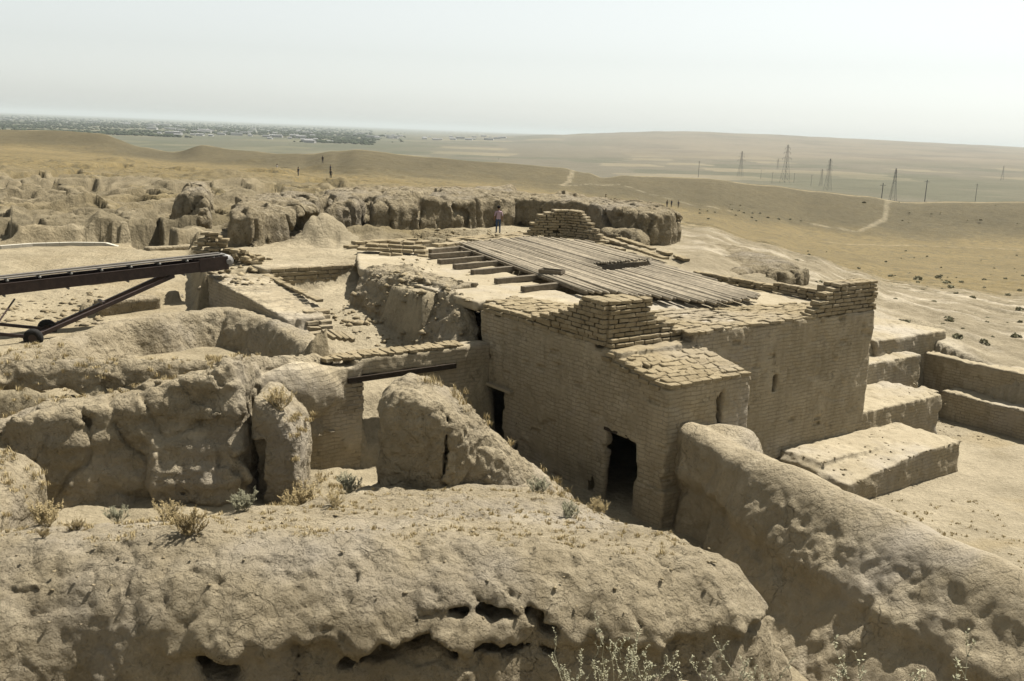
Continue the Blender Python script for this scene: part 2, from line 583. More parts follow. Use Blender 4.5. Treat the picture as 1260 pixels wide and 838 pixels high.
M['pole'] = plain('weathered pole wood', (0.54, 0.465, 0.345), 0.9, 0.3, 3.0, 0.1, random_obj=0.8)
M['beam'] = plain('grey timber', (0.22, 0.185, 0.135), 0.9, 0.35, 5.0, 0.1, random_obj=0.3)
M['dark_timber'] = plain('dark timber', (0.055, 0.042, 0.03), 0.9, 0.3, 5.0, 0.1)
M['rust'] = plain('brown painted steel', (0.060, 0.038, 0.030), 0.55, 0.4, 4.0, 0.3)
M['belt'] = plain('grey rubber belt', (0.16, 0.145, 0.125), 0.8, 0.3, 2.0, 0.2)
M['rubber'] = plain('black tyre', (0.022, 0.02, 0.018), 0.85, 0.3, 8.0, 0.2)
M['steel'] = plain('bare steel', (0.30, 0.29, 0.27), 0.5, 0.3, 8.0, 0.4)
M['pylon'] = plain('weathered lattice steel', (0.20, 0.20, 0.19), 0.6, 0.1, 0.2, 0.3, bumpd=0)
M['house'] = plain('whitewash', (0.70, 0.69, 0.66), 0.9, 0.15, 0.05, 0.1, bumpd=0, random_obj=0.7)
M['house_roof'] = plain('sheet roof', (0.36, 0.36, 0.36), 0.8, 0.2, 0.05, 0.2, bumpd=0, random_obj=0.6)
M['trees'] = plain('far foliage', (0.060, 0.075, 0.040), 0.95, 0.4, 0.02, 0.05, bumpd=0)
M['dry'] = plain('dry straw stems', (0.60, 0.48, 0.26), 0.9, 0.3, 3.0, 0.1, bumpd=0)
M['sage'] = plain('grey green stems', (0.46, 0.44, 0.30), 0.9, 0.3, 9.0, 0.1, bumpd=0)
M['brush'] = plain('brown brush', (0.34, 0.26, 0.13), 0.9, 0.35, 5.0, 0.1, bumpd=0)
M['scrub'] = plain('dusty scrub leaves', (0.36, 0.34, 0.22), 0.9, 0.3, 2.0, 0.1, bumpd=0)
M['kerb'] = plain('pale concrete', (0.62, 0.58, 0.48), 0.9, 0.12, 3.0, 0.1)

# ------------------------------------------------------------------ terrain
RIDGE = [(-700, 150, 215), (-300, 152, 220), (-100, 155, 222), (0, 155, 222), (60, 155.5, 222), (110, 159, 218), (165, 176, 212), (200, 181, 205),
         (240, 174, 200), (300, 181, 192), (360, 184, 182), (400, 181, 174), (430, 179.5, 170), (520, 189, 172), (600, 195, 175), (680, 201, 176), (715, 208, 174), (735, 214, 172), (760, 211, 176),
         (800, 212, 180), (860, 214, 182), (940, 222, 185), (1000, 229, 187), (1060, 235, 189), (1110, 242, 190), (1180, 242, 191), (1260, 242, 192), (1400, 246, 194), (2000, 260, 200)]
RT = np.array([(p - 630) / 1228 for p, _, _ in RIDGE])
RY = np.array([d for _, _, d in RIDGE], float)
RZ = np.array([CAM_Z - d * (y - (136.5 + p * 0.0405)) / 1200 for p, y, d in RIDGE])


def col(pairs):
    p = np.array(pairs, float)
    return np.interp(RT * 1228 + 630, p[:, 0], p[:, 1])


_rows = [
    (lambda: 0 * RY + 40, col([(-400, 4.5), (0, 4.4), (300, 5.0), (600, 5.3), (860, 5.2), (1000, 3.8), (1110, 2.4), (1260, 1.8), (1700, 1.0)])),
    (lambda: 0 * RY + 52, col([(-400, 4.7), (0, 4.5), (300, 5.1), (600, 5.4), (860, 5.2), (1000, 3.6), (1110, 2.3), (1260, 1.6), (1700, 0.8)])),
    (lambda: 0 * RY + 72, col([(-400, 5.0), (0, 4.8), (300, 5.2), (600, 5.5), (860, 4.9), (1000, 3.1), (1110, 1.2), (1260, 0.3), (1700, 0)])),
    (lambda: 0 * RY + 95, col([(-400, 5.0), (0, 5.0), (300, 5.2), (600, 5.3), (735, 4.6), (860, 3.4), (1000, 0.6), (1110, -1.0), (1260, -1.4), (1700, -1.5)])),
    (lambda: 0 * RY + 125, col([(-400, 5.0), (0, 5.0), (300, 4.8), (600, 4.4), (735, 3.2), (860, 1.0), (1000, -1.8), (1110, -2.8), (1260, -3.0), (1700, -3)])),
    (lambda: RY - 30, col([(-400, 5.2), (0, 5.0), (165, 4.0), (430, 4.3), (600, 3.8), (735, 2.4), (860, 0.3), (1000, -2.4), (1110, -3.2), (1260, -3.2), (1700, -3)])),
    (lambda: RY - 12, RZ - col([(-400, 1.3), (0, 1.3), (430, 1.2), (735, 1.0), (1000, 2.2), (1260, 2.4), (1700, 2)])),
    (lambda: RY * 1.0, RZ),
    (lambda: RY + 10, RZ - 1.2),
    (lambda: RY + 40, RZ - 9),
    (lambda: 0 * RY + 300, col([(-400, -12), (600, -14), (1260, -14)])),
    (lambda: 0 * RY + 560, col([(-400, -22), (600, -21), (1260, -19)])),
    (lambda: 0 * RY + 900, col([(-400, -29), (600, -26), (1000, -21), (1260, -20)])),
    (lambda: 0 * RY + 1600, col([(-400, -33), (600, -30), (1000, -23), (1260, -20)])),
    (lambda: 0 * RY + 3000, col([(-400, -36), (600, -32), (800, -24), (1000, -17), (1260, -10), (1700, -5)])),
    (lambda: 0 * RY + 6000, col([(-400, -38), (560, -36), (650, -8), (700, 14), (770, 38), (870, 57), (1000, 49), (1260, 33), (1700, 25)])),
    (lambda: 0 * RY + 9000, col([(-400, -39), (560, -39), (770, 20), (1260, 25), (1700, 20)])),
    (lambda: 0 * RY + 45000, col([(-400, -42), (1700, -42)])),
]
_KF = [1, 1, 1.12, 1.35, 1.5, 1.6, 1.6, 1.6, 1.6, 1.6, None, 1, 1, 1, 1, 1, 1, 1]      # the ground beyond the dig lies farther and lower
TY = np.array([r[0]() * k for r, k in zip(_rows, _KF) if k]); TZ = np.array([CAM_Z - k * (CAM_Z - r[1]) for r, k in zip(_rows, _KF) if k])
RYF = RY * 1.6


def table(t, y):
    out = np.zeros(y.shape)
    fi = np.interp(t, RT, np.arange(len(RT)))
    i0 = np.clip(np.floor(fi).astype(int), 0, len(RT) - 2); fr = fi - i0
    fr = fr * fr * (3 - 2 * fr)
    zc = np.empty((len(RT),) + y.shape, np.float32)
    for c in range(len(RT)):
        need = (i0 == c) | (i0 + 1 == c)
        yy = y[need]
        acc = 0
        for k, wgt in ((0.955, .2), (0.98, .2), (1.0, .2), (1.02, .2), (1.045, .2)):
            acc = acc + wgt * np.interp(yy * k, TY[:, c], TZ[:, c])
        zc[c][need] = acc
    ar = np.arange(y.size)
    z0 = zc.reshape(len(RT), -1)[i0.ravel(), ar].reshape(y.shape)
    z1 = zc.reshape(len(RT), -1)[(i0 + 1).ravel(), ar].reshape(y.shape)
    return z0 * (1 - fr) + z1 * fr




def on_ground(px, py):
    return on_ground_many([(px, py)])[0]


def on_ground_many(pix):
    z = np.full(len(pix), 4.0)
    for _ in range(14):
        p = np.array([at(a_, b_, c_) for (a_, b_), c_ in zip(pix, z)])
        z = 0.4 * z + 0.6 * table(p[:, 0] / p[:, 1], p[:, 1])
    return p


P2 = lambda *a: [tuple(p[:2]) for p in a]
LOW = P2(W(-13, -0.2), W(-5.2, -0.2), W(-1, 0.1), W(0.4, 0.2), W(13.4, 0.2), W(13.6, 3.6), W(21.6, 3.9), W(24.4, 3.7), W(23.5, 9), W(22.6, 16), W(22, 34)) + [(14, 2), (-8, 6), (-22, 10), (-22, 20), (-17, 27.5)]
RIGHT = P2(W(13.5, 3), W(21.6, 3.9), W(24.4, 3.7), W(23.5, 9), W(22, 34)) + [(11.5, 14), (9.9, 19.5), (5.6, 28.5)] + P2(W(3.7, 8.5), W(13.5, 7))
HOLLOW = [(-18, 20), (-4.5, 21), (-3.2, 27), (-5, 31.5), (-8, 30.5), (-18, 27)]
LPIT = P2(at(-300, 305, 4.05), at(0, 300, 4.05), at(165, 300, 4.05), at(182, 315, 3.7), at(243, 314, 3.6), W(-5.8, -13.2), W(-5.8, -4), W(-5.6, -0.5), (-7.5, 30.5), (-20, 26), (-26, 24))
PASS = P2(W(-3.6, -12.9), W(3.3, -12.9), W(1.2, -8), W(-0.6, -6), W(-1.0, 0.6), W(-5.2, 0.6), W(-5.2, -2), W(-4.4, -5))
UNDER = P2(W(1.6, -14.0), W(12.9, -14.0), W(12.9, 0.5), W(1.6, 0.5))
# dug trenches and pits seen in the field on the left: photo outline, floor drop
PITS = [([(152, 277), (196, 274), (220, 297), (168, 300)], 4.6, 1.5), ([(190, 258), (240, 256), (243, 268), (205, 268)], 5, 1.3),
        ([(50, 224), (118, 224), (120, 231), (54, 232)], 5, 1.5), ([(0, 227), (26, 227), (26, 233), (0, 233)], 5, 1.2), ([(62, 212), (96, 210), (100, 216), (66, 218)], 5, 1.0),
        ([(300, 235), (345, 232), (350, 238), (306, 240)], 5, 1.0), ([(205, 229), (258, 226), (262, 240), (222, 246)], 5, 1.6), ([(118, 204), (160, 203), (164, 208), (122, 209)], 5, 1.2),
        ([(300, 207), (350, 205), (352, 210), (304, 212)], 5.0, 1.0), ([(10, 214), (52, 213), (54, 218), (14, 219)], 5, 1.1), ([(360, 222), (400, 221), (404, 226), (366, 228)], 5, 1.0)]
HEAPS = [(40, 288, 4.6, 3.6, .9), (125, 286, 4.6, 3.0, .9), (5, 278, 4.8, 4, .8), (105, 255, 5, 3, .8), (250, 245, 5, 4, 1.0), (215, 238, 5, 5, 1.2), (300, 255, 5, 4, 1.2),
         (398, 300, 5.2, 2.6, 1.35), (180, 232, 5, 7, 1.0), (70, 205, 5, 8, 1.0), (150, 200, 5, 9, 1.1), (240, 212, 5, 8, 1.0), (340, 215, 5, 7, 1.4), (390, 208, 5, 8, 1.1), (310, 200, 5, 9, 1.2),
         (30, 248, 5, 6, .8), (420, 232, 5.2, 4, 1.2), (470, 240, 5.3, 4, 0.8), (560, 250, 5.3, 5, .7), (300, 232, 5, 6, 1.0), (280, 222, 5, 8, 1.3)]


HEAP_C = on_ground_many([(a_[0], a_[1]) for a_ in HEAPS])
PIT_P = [on_ground_many(p_[0])[:, :2] for p_ in PITS]


def site_frame(x, y):
    th = np.arctan2(x, y); r = np.hypot(x, y)
    yy = r * np.maximum(np.cos(th), 0.35)
    t = np.clip(np.tan(np.clip(th, -1.2, 1.2)), -1.15, 1.15)
    return r, t, yy


def height(x, y, fine=True):
    x = np.asarray(x, float); y = np.asarray(y, float)
    r, t, yy = site_frame(x, y)
    h = table(t, yy)
    # large rolling relief
    px = t * 1228 + 630
    field = sstep(46, 60, yy) * (1 - sstep(180, 260, yy)) * (1 - sstep(430, 640, px))      # excavated field on the left
    field2 = sstep(60, 75, yy) * (1 - sstep(130, 180, yy)) * sstep(400, 520, px) * (1 - sstep(760, 880, px))
    slope = sstep(40, 50, yy) * (1 - sstep(120, 180, yy)) * sstep(760, 900, px)
    h = h + field * (0.5 * fbm(x / 14, y / 9, None, 4, 0.5, 3, True) + 0.4 * fbm(x / 3.2, y / 2.6, None, 5, 0.62, 5) + 0.34 * fbm(x / 1.6, y / 1.2, None, 4, 0.6, 17, True) - 0.2)
    dig = fbm(x / 9.0, y / 5.0, None, 3, 0.5, 15)
    h = h - field * 1.0 * sstep(0.20, 0.225, dig) + field * 0.4 * sstep(0.2, 0.4, -dig)
    rx = x * 0.86 + y * 0.5 + 1.6 * fbm(x / 5, y / 5, None, 2, .5, 55); ry = y * 0.86 - x * 0.5 + 1.6 * fbm(x / 5, y / 5, None, 2, .5, 56)
    fx = np.abs((rx / 7.5) % 1 - .5) * 7.5; fy = np.abs((ry / 6.0) % 1 - .5) * 6.0
    room = sstep(0.5, 0.62, np.minimum(fx, fy))
    hsh = np.abs(np.sin(np.floor(rx / 7.5 + .5) * 12.99 + np.floor(ry / 6 + .5) * 78.23) * 43758.5) % 1
    fr = sstep(50, 58, yy) * (1 - sstep(115, 160, yy)) * (1 - sstep(470, 620, px)) * sstep(-0.25, 0.0, fbm(x / 22, y / 22, None, 2, .5, 57))
    h = h - fr * room * (0.5 + 1.7 * hsh) + fr * (1 - room) * 0.35 * fbm(x / 2.5, y / 2.5, None, 2, .5, 58)
    h = h + field2 * (0.45 * fbm(x / 7, y / 5, None, 4, 0.55, 4, True))
    h = h + slope * (0.55 * fbm(x / 4 + y / 9, y / 12, None, 4, 0.5, 6, True) + 0.1 * fbm(x / 1.1, y / 1.1, None, 3, .5, 8))
    hill = sstep(150, 220, yy) * (1 - sstep(400, 480, yy))
    h = h + hill * 0.35 * fbm(x / 14, y / 10, None, 4, 0.55, 9)
    far = sstep(440, 1000, yy)
    h = h + far * (1.2 * fbm(x / 160, y / 160, None, 3, 0.5, 11) + sstep(1500, 5000, yy) * sstep(660, 820, px) * 9 * fbm(x / 700, y / 900, None, 5, 0.55, 12, True))
    h = h + (1 - far) * 0.10 * fbm(x / 2.3, y / 2.3, None, 4, 0.6, 13)
    for (px_, py_, z_, rad, hh), c in zip(HEAPS, HEAP_C):
        m = (np.abs(x - c[0]) < rad * 2) & (np.abs(y - c[1]) < rad * 2)
        if m.any():
            q = np.hypot((x[m] - c[0]) / rad, (y[m] - c[1]) / (rad * 0.8))
            q = q + 0.25 * fbm(x[m] / 1.5, y[m] / 1.5, None, 3, .5, 21)
            h[m] += hh * np.exp(-q * q * 2.2) * (1 + 0.25 * fbm(x[m] / 0.9, y[m] / 0.9, None, 3, .6, 22))
    for (poly, z_, dz), pw in zip(PITS, PIT_P):
        c = np.mean(pw, 0)
        m = (np.abs(x - c[0]) < 14) & (np.abs(y - c[1]) < 14)
        if m.any():
            s = poly_sd(pw, x[m], y[m]) + 0.35 * fbm(x[m] / 1.6, y[m] / 1.6, None, 3, .5, 23)
            h[m] -= dz * 1.3 * (1 - sstep(-0.12, 0.1, s))
    near = (yy < 75) & (np.abs(x) < 45)
    xn, yn, hn = x[near], y[near], h[near]
    u, v = uv_of(xn, yn)
    wob = 0.22 * fbm(xn / 1.1, yn / 1.1, None, 3, 0.5, 31)

    def cut(poly, zf, soft, lowp=0.0):
        nonlocal hn
        s = poly_sd(poly, xn, yn) + wob
        k = 1 - sstep(-soft, soft * 0.3, s)
        hn = hn * (1 - k) + zf * k
    rough = 0.09 * fbm(xn / 1.2, yn / 1.2, None, 4, 0.6, 33)
    cut(LPIT, 3.0 + 1.05 * sstep(45, 54, yn) + rough * 0.8 + 0.25 * fbm(xn / 6, yn / 6, None, 2, .5, 35), 0.6)
    # low benches left standing in the pit
    for (a, b, wd, hh) in ((at(150, 352, 3), at(215, 347, 3), 0.35, 0.42), (at(118, 383, 3), at(205, 372, 3), 0.55, 0.5)):
        d = line_d([a[:2], b[:2]], xn, yn) + wob * 0.4
        hn = hn + hh * (1 - sstep(wd, wd + 0.2, d))
    cut(LOW, 0.05 + rough, 0.5)
    cut(RIGHT, -0.82 + rough * 0.5, 0.6)
    cut(HOLLOW, 0.75 + rough * 2 + 0.3 * fbm(xn / 2.5, yn / 2.5, None, 2, .5, 36), 1.6)
    cut(P2(W(-3.4, -3.2), W(1.7, -3.2), W(1.7, 0.4), W(-3.4, 0.4)), 2.4 + rough, 0.4)
    cut(UNDER, 3.0 + rough, 0.3)
    cut(P2(W(-6.2, -13.2), W(-2.7, -13.2), W(-3.0, -4), W(-4.9, 0.4), W(-6.2, 0.4)), 2.4 + rough, 0.2)
    cut(PASS, np.interp(v, [-13, -10, -6, -4, -1, 0, 0.8], [3.75, 3.7, 3.4, 3.0, 2.2, 1.0, 0.3]) + 0.14 * np.clip(u + 3, 0, 6) + rough, 0.3)
    cut(P2(W(0.25, -3), W(3.4, -3), W(3.4, 0.7), W(0.25, 0.7)), 0.0 + rough, 0.2)
    h[near] = hn
    # the mound the photographer stands on
    q = r + 0.5 * fbm(x / 1.5, y / 1.5, None, 3, 0.5, 37)
    hill2 = np.interp(q, [0, 2.2, 3.6, 4.6, 5.4, 6.5, 9, 13], [9.95, 9.85, 9.25, 8.62, 7.95, 6.8, 3.5, 0.0]) + 0.10 * fbm(x / .4, y / .4, None, 3, .6, 38)
    for lx, ly, lh in ((0.62, 4.95, .32), (1.12, 5.2, .36), (1.95, 5.4, .42), (2.35, 5.3, .42), (-2.0, 5.0, .1)):
        hill2 = hill2 + lh * np.exp(-((x - lx) ** 2 + (y - ly) ** 2) / .16)
    h = np.where(r < 13, np.maximum(h, hill2), h)
    return h


def terrain_colour(x, y, h):
    r, t, yy = site_frame(x, y)
    px = t * 1228 + 630
    earthc = np.array([0.42, 0.362, 0.255]); pale = np.array([0.56, 0.49, 0.36]); gold = np.array([0.235, 0.185, 0.093]); olive = np.array([0.115, 0.10, 0.062]); grey = np.array([0.33, 0.275, 0.185])
    n1 = fbm(x / 22, y / 13, None, 4, .55, 41); n2 = fbm(x / 5, y / 4, None, 4, .6, 42); n3 = fbm(x / 60, y / 60, None, 3, .5, 43)
    c = np.tile(earthc, x.shape + (1,))

    def mix(k, colr):
        nonlocal c
        k = np.clip(k, 0, 1)[..., None]
        c = c * (1 - k) + np.asarray(colr) * k
    mix(sstep(-0.1, 0.5, n2) * 0.5, grey)
    mix(sstep(50, 60, yy) * (1 - sstep(470, 640, px)) * 0.85, (0.205, 0.172, 0.112))
    mix(sstep(66, 76, yy) * sstep(470, 600, px) * 0.7, (0.22, 0.185, 0.12))
    # golden dry grass over the field, the valley and the banks
    fieldg = sstep(52, 62, yy) * sstep(-0.05, 0.35, n1) * (1 - sstep(430, 600, px)) * 0.75
    mix(fieldg, gold)
    fl = sstep(50, 60, yy) * (1 - sstep(430, 600, px)) * sstep(0.0, 0.5, fbm(x / 6, y / 4, None, 4, .55, 52))
    mix(fl * 0.9, (0.115, 0.098, 0.064))
    mix(sstep(54, 62, yy) * (1 - sstep(430, 600, px)) * sstep(0.12, 0.3, fbm(x / 4, y / 3, None, 4, .6, 53)) * 0.6, (0.36, 0.305, 0.205))
    crest = np.interp(t, RT, RYF)
    hills = sstep(125, 180, yy + 18 * n1) * sstep(-40, 40, 470 - yy)
    hills = np.where(px > 820, sstep(60, 95, yy + 12 * n1) * (yy < 500), hills)
    mix(hills, np.array(gold) * 0.95)
    up = sstep(-62, -32, (yy - crest) + 14 * n1 + 6 * n2)
    mix(hills * up * (0.86 + 0.2 * n2), olive)
    mix(hills * sstep(0.12, 0.5, n2 + 0.6 * n3) * 0.55, olive)
    mix(hills * sstep(-0.4, 0.1, -np.abs(yy - crest - 0.3) / 7 + 0.15 * n2 + .1) * 0.7, (0.40, 0.34, 0.22))
    # white gullied ground right of the building
    g = sstep(760, 900, px) * sstep(38, 44, yy) * (1 - sstep(72, 100, yy + 16 * n2 - (px - 900) * 0.02))
    mix(g, (0.31, 0.265, 0.185))
    mix(g * sstep(0.0, 0.25, fbm(x / 3 + y / 7, y / 9, None, 4, .6, 44)) * 0.75, (0.55, 0.49, 0.385))
    # footpaths and tracks
    for pts, z_, wd in (([(735, 216), (700, 226), (690, 228)], 4.5, 1.0), ([(690, 228), (760, 226), (830, 232), (900, 240)], 3.0, 0.8), ([(1103, 243), (1090, 258), (1060, 270), (1000, 275)], -1.5, 1.2),
                        ([(1020, 298), (1120, 302), (1260, 308)], -2.4, 1.0), ([(1168, 425), (1200, 432), (1260, 446), (1330, 470)], 1.8, 0.6), ([(830, 272), (880, 290), (930, 315), (980, 345), (1080, 380), (1160, 420)], 3.6, 0.9)):
        w_ = [tuple(p_[:2]) for p_ in on_ground_many(pts)]; wd = wd * 0.55
        d = line_d(w_, x, y)
        mix((1 - sstep(wd * 0.6, wd * 1.4, d + 0.5 * n2)) * 0.3, pale)
    # plain beyond the rampart
    far = sstep(400, 470, yy)
    mix(far, (0.165, 0.15, 0.112))
    sz = np.where(yy < 1800, 70.0, 160.0); xw = x + 30 * n3; yw = y + 40 * n3
    cell = np.floor(xw / sz + 0.6 * np.floor(yw / sz / 2)) * 7.13 + np.floor(yw / sz / 2) * 3.71
    rnd = np.abs(np.sin(cell * 12.9898) * 43758.5453) % 1
    plainm = far * (1 - sstep(650, 900, px) * sstep(2200, 3400, yy))
    mix(plainm * (rnd < 0.28) * 0.7, (0.122, 0.122, 0.085)); mix(plainm * (rnd > 0.8) * 0.7, (0.27, 0.235, 0.16))
    left = far * (1 - sstep(420, 640, px)) * sstep(700, 1400, yy)
    mix(left * (0.55 + 0.4 * n3), (0.085, 0.10, 0.06))
    green = far * sstep(860, 940, px) * sstep(560, 640, yy) * (1 - sstep(1000, 1300, yy)); mix(green * 0.6, (0.13, 0.128, 0.085))
    hillf = far * sstep(620, 860, px) * sstep(1500, 2600, yy)
    nf = fbm(x / 300, y / 420, None, 4, .55, 46)
    mix(hillf, (0.22, 0.19, 0.14)); mix(hillf * sstep(-.1, .3, nf) * .8, (0.15, 0.132, 0.10))
    global VEG
    VEG = np.clip(hills + 0.8 * fieldg + 0.5 * fl, 0, 1) * (1 - far)
    # clay inside the dig stays bare and pale
    near = (yy < 60)
    u, v = uv_of(x, y)
    inn = near & (poly_sd(LOW, x, y) < 0)
    c[inn] = c[inn] * 0.4 + np.array([0.42, 0.36, 0.25]) * 0.6
    inr = near & (poly_sd(RIGHT, x, y) < 0)
    kk = sstep(0.1, 0.4, n2)[inr][:, None] * 0.35
    c[inr] = (np.array([0.40, 0.347, 0.25])) * (1 - kk) + np.array([0.33, 0.25, 0.12]) * kk
    inp = near & (poly_sd(PASS, x, y) < 0.1)
    c[inp] = np.array([0.46, 0.398, 0.285])
    inl = near & (poly_sd(LPIT, x, y) < 0.4)
    kk = sstep(-0.2, 0.4, n2)[inl][:, None] * 0.5
    c[inl] = np.array([0.41, 0.352, 0.245]) * (1 - kk) + np.array([0.34, 0.275, 0.17]) * kk
    return c


def build_terrain():
    dense = np.radians(np.linspace(-38, 40, 640))
    coarse = np.radians(np.concatenate([np.linspace(41, 179, 44), np.linspace(181, 321, 44)]))
    th = np.concatenate([dense, coarse])
    rs = [0.6]
    while rs[-1] < 45000:
        r_ = rs[-1]
        k = 0.03 if r_ < 3 else 0.010 if r_ < 14 else 0.0052 if r_ < 55 else 0.0032 if r_ < 115 else 0.0062 if r_ < 420 else 0.016 if r_ < 3000 else 0.022
        rs.append(r_ * (1 + k))
    rs = np.array(rs)
    Rr, T = np.meshgrid(rs, th, indexing='ij')
    x, y = Rr * np.sin(T), Rr * np.cos(T)
    h = height(x.ravel(), y.ravel()).reshape(x.shape)
    c = terrain_colour(x.ravel(), y.ravel(), h.ravel())
    nr, ntn = x.shape
    i = np.arange(nr - 1)[:, None]; j = np.arange(ntn)[None]
    j2 = (j + 1) % ntn
    q = np.stack([i * ntn + j, i * ntn + j2, (i + 1) * ntn + j2, (i + 1) * ntn + j], -1).reshape(-1, 4)
    me = mesh_arrays('ground', np.stack([x, y, h], -1).reshape(-1, 3), q)
    at_ = me.color_attributes.new('ground_colour', 'FLOAT_COLOR', 'POINT')
    at_.data.foreach_set('color', np.column_stack([c * ALB, VEG]).astype(np.float32).ravel())
    m, t, b = new_mat('ground earth and dry grass')
    va = nd(t, 'ShaderNodeVertexColor', layer_name='ground_colour')
    geo = nd(t, 'ShaderNodeNewGeometry'); pos = geo.outputs['Position']
    n1 = noise_n(t, pos, 0.6, 8, 0.7); n2 = noise_n(t, pos, 6.0, 8, 0.7); n3 = noise_n(t, pos, 0.03, 8, 0.65)
    cc = mixc(t, 1.0, va.outputs['Color'], mixc(t, mrange(t, n1, 0.3, 0.7), (0.72, 0.71, 0.68), (1.15, 1.15, 1.14)), 'MULTIPLY')
    cc = mixc(t, 1.0, cc, mixc(t, mrange(t, n2, 0.3, 0.7), (0.78, 0.77, 0.75), (1.14, 1.14, 1.14)), 'MULTIPLY')
    cc = mixc(t, 1.0, cc, mixc(t, mrange(t, n3, 0.3, 0.7), (0.8, 0.8, 0.78), (1.15, 1.14, 1.12)), 'MULTIPLY')
    # tufts of darker herbage scattered through the dry grass
    n5 = noise_n(t, pos, 0.8, 6, 0.75); n6 = noise_n(t, pos, 0.16, 5, 0.65)
    tuft = mth(t, 'MULTIPLY', mrange(t, n5, 0.49, 0.56), mrange(t, n6, 0.34, 0.56))
    tuft = mth(t, 'MULTIPLY', tuft, va.outputs['Alpha'])
    cc = mixc(t, mth(t, 'MULTIPLY', tuft, 0.8), cc, (0.075, 0.064, 0.038))
    t.links.new(cc, b.inputs['Base Color'])
    nn = bump(t, n1, 0.35, 1.0); nn = bump(t, n2, 0.06, 1.0, nn)
    t.links.new(nn, b.inputs['Normal'])
    o = obj('ground', me, m)
    tag(o, kind='structure')
    return o


build_terrain()

# ------------------------------------------------------------------ the near eroded masses
def front_mound():
    foot = [(-19, 15.4), (-12, 15.0), (-8, 15.3), (-4.5, 14.9), (-1, 15.2), (2.2, 15.4), (4.4, 15.8), (5.25, 17.0), (5.2, 18.6), (4.5, 19.8), (3.5, 21.2), (2.5, 23.2), (1.7, 25.4), (1.3, 28.2), (0.5, 30.2), (-1.6, 29), (-3.4, 27.2), (-4.6, 24.0), (-5.6, 21.4), (-8.5, 20.2), (-13, 19.8), (-19, 20)]
    lo, hi = (-17, 12.0, -0.5), (6.2, 31, 5.6)

    def sdf(X, Y, Z):
        x2, y2 = X[:, :, 0], Y[:, :, 0]
        s = poly_sd(foot, x2, y2)
        s = s + 0.55 * fbm(x2 / 3.0, y2 / 3.0, None, 3, .5, 61)
        top = np.where(y2 > 16.9, 4.0 - 0.225 * (y2 - 16.9), 4.0 - 0.05 * (16.9 - y2)) + 0.22 * fbm(x2 / 3.5, y2 / 3.5, None, 3, .5, 62)
        top = top - 0.45 * sstep(-5, -11, x2) + 0.12
        lean = 0.42
        side = (s[:, :, None] + (Z - 2.95) * lean) * 0.92
        d = smax((Z - top[:, :, None]) * 0.95, side, 1.7)
        # an overhanging crust: the lower face is weathered back below a ragged line
        zl = 2.68 + 0.035 * (x2 + 4) + 0.55 * fbm(x2 / 1.3, x2 * 0 + 3.0, None, 4, .6, 63)
        zl = zl - 0.9 * sstep(-7.5, -10, x2)
        dep = np.clip(0.5 + 0.75 * fbm(x2 / 1.1, x2 * 0 + 8.0, None, 3, .5, 64), 0.1, 1.1) * sstep(-6.6, -5.0, x2)
        rec = sstep(0.14, -0.16, (Z - zl[:, :, None])) * (Y < 19) * 0.5 * dep[:, :, None]
        d = d + rec
        wn = 0.10 * perlin(X / .35, Y / .6, Z / .3, 5)
        for ca, cb, cr in (((-3.6, 15.5, 2.35), (-1.6, 15.5, 2.72), .05), ((-1.6, 15.5, 2.72), (0.2, 15.6, 2.80), .08), ((0.2, 15.6, 2.80), (2.6, 15.8, 2.72), .05)):
            d = smax(d, -(sd_cap(X, Y * 0.35 + 15.5 * 0.65, Z + 0.22 * perlin(X / .8, X * 0 + 4.0, Z * 0), ca, cb, cr, cr) + wn * 1.2), 0.05)
        for cx, cz, rx, rz in ((-4.75, 2.85, .38, .20), (.9, 3.5, .14, .10), (.0, 3.72, .5, .05)):
            d = smax(d, -(sd_ell(X, Y, Z, (cx, 15.6, cz - .42), (rx, 1.15, rz)) + wn), 0.08)
        return d
    o = sculpt('eroded_mound', lo, hi, 0.07, sdf, M['mound'], ((1.5, 0.15, 'f'), (0.7, 0.055, 'v'), (0.7, 0.06, 'c'), (0.40, 0.05, 'b'), (0.2, 0.05, 'f')), seed=11)
    return tag(o, 'broad cracked foreground earth mound with an overhanging crust and dark hollows', 'mound')


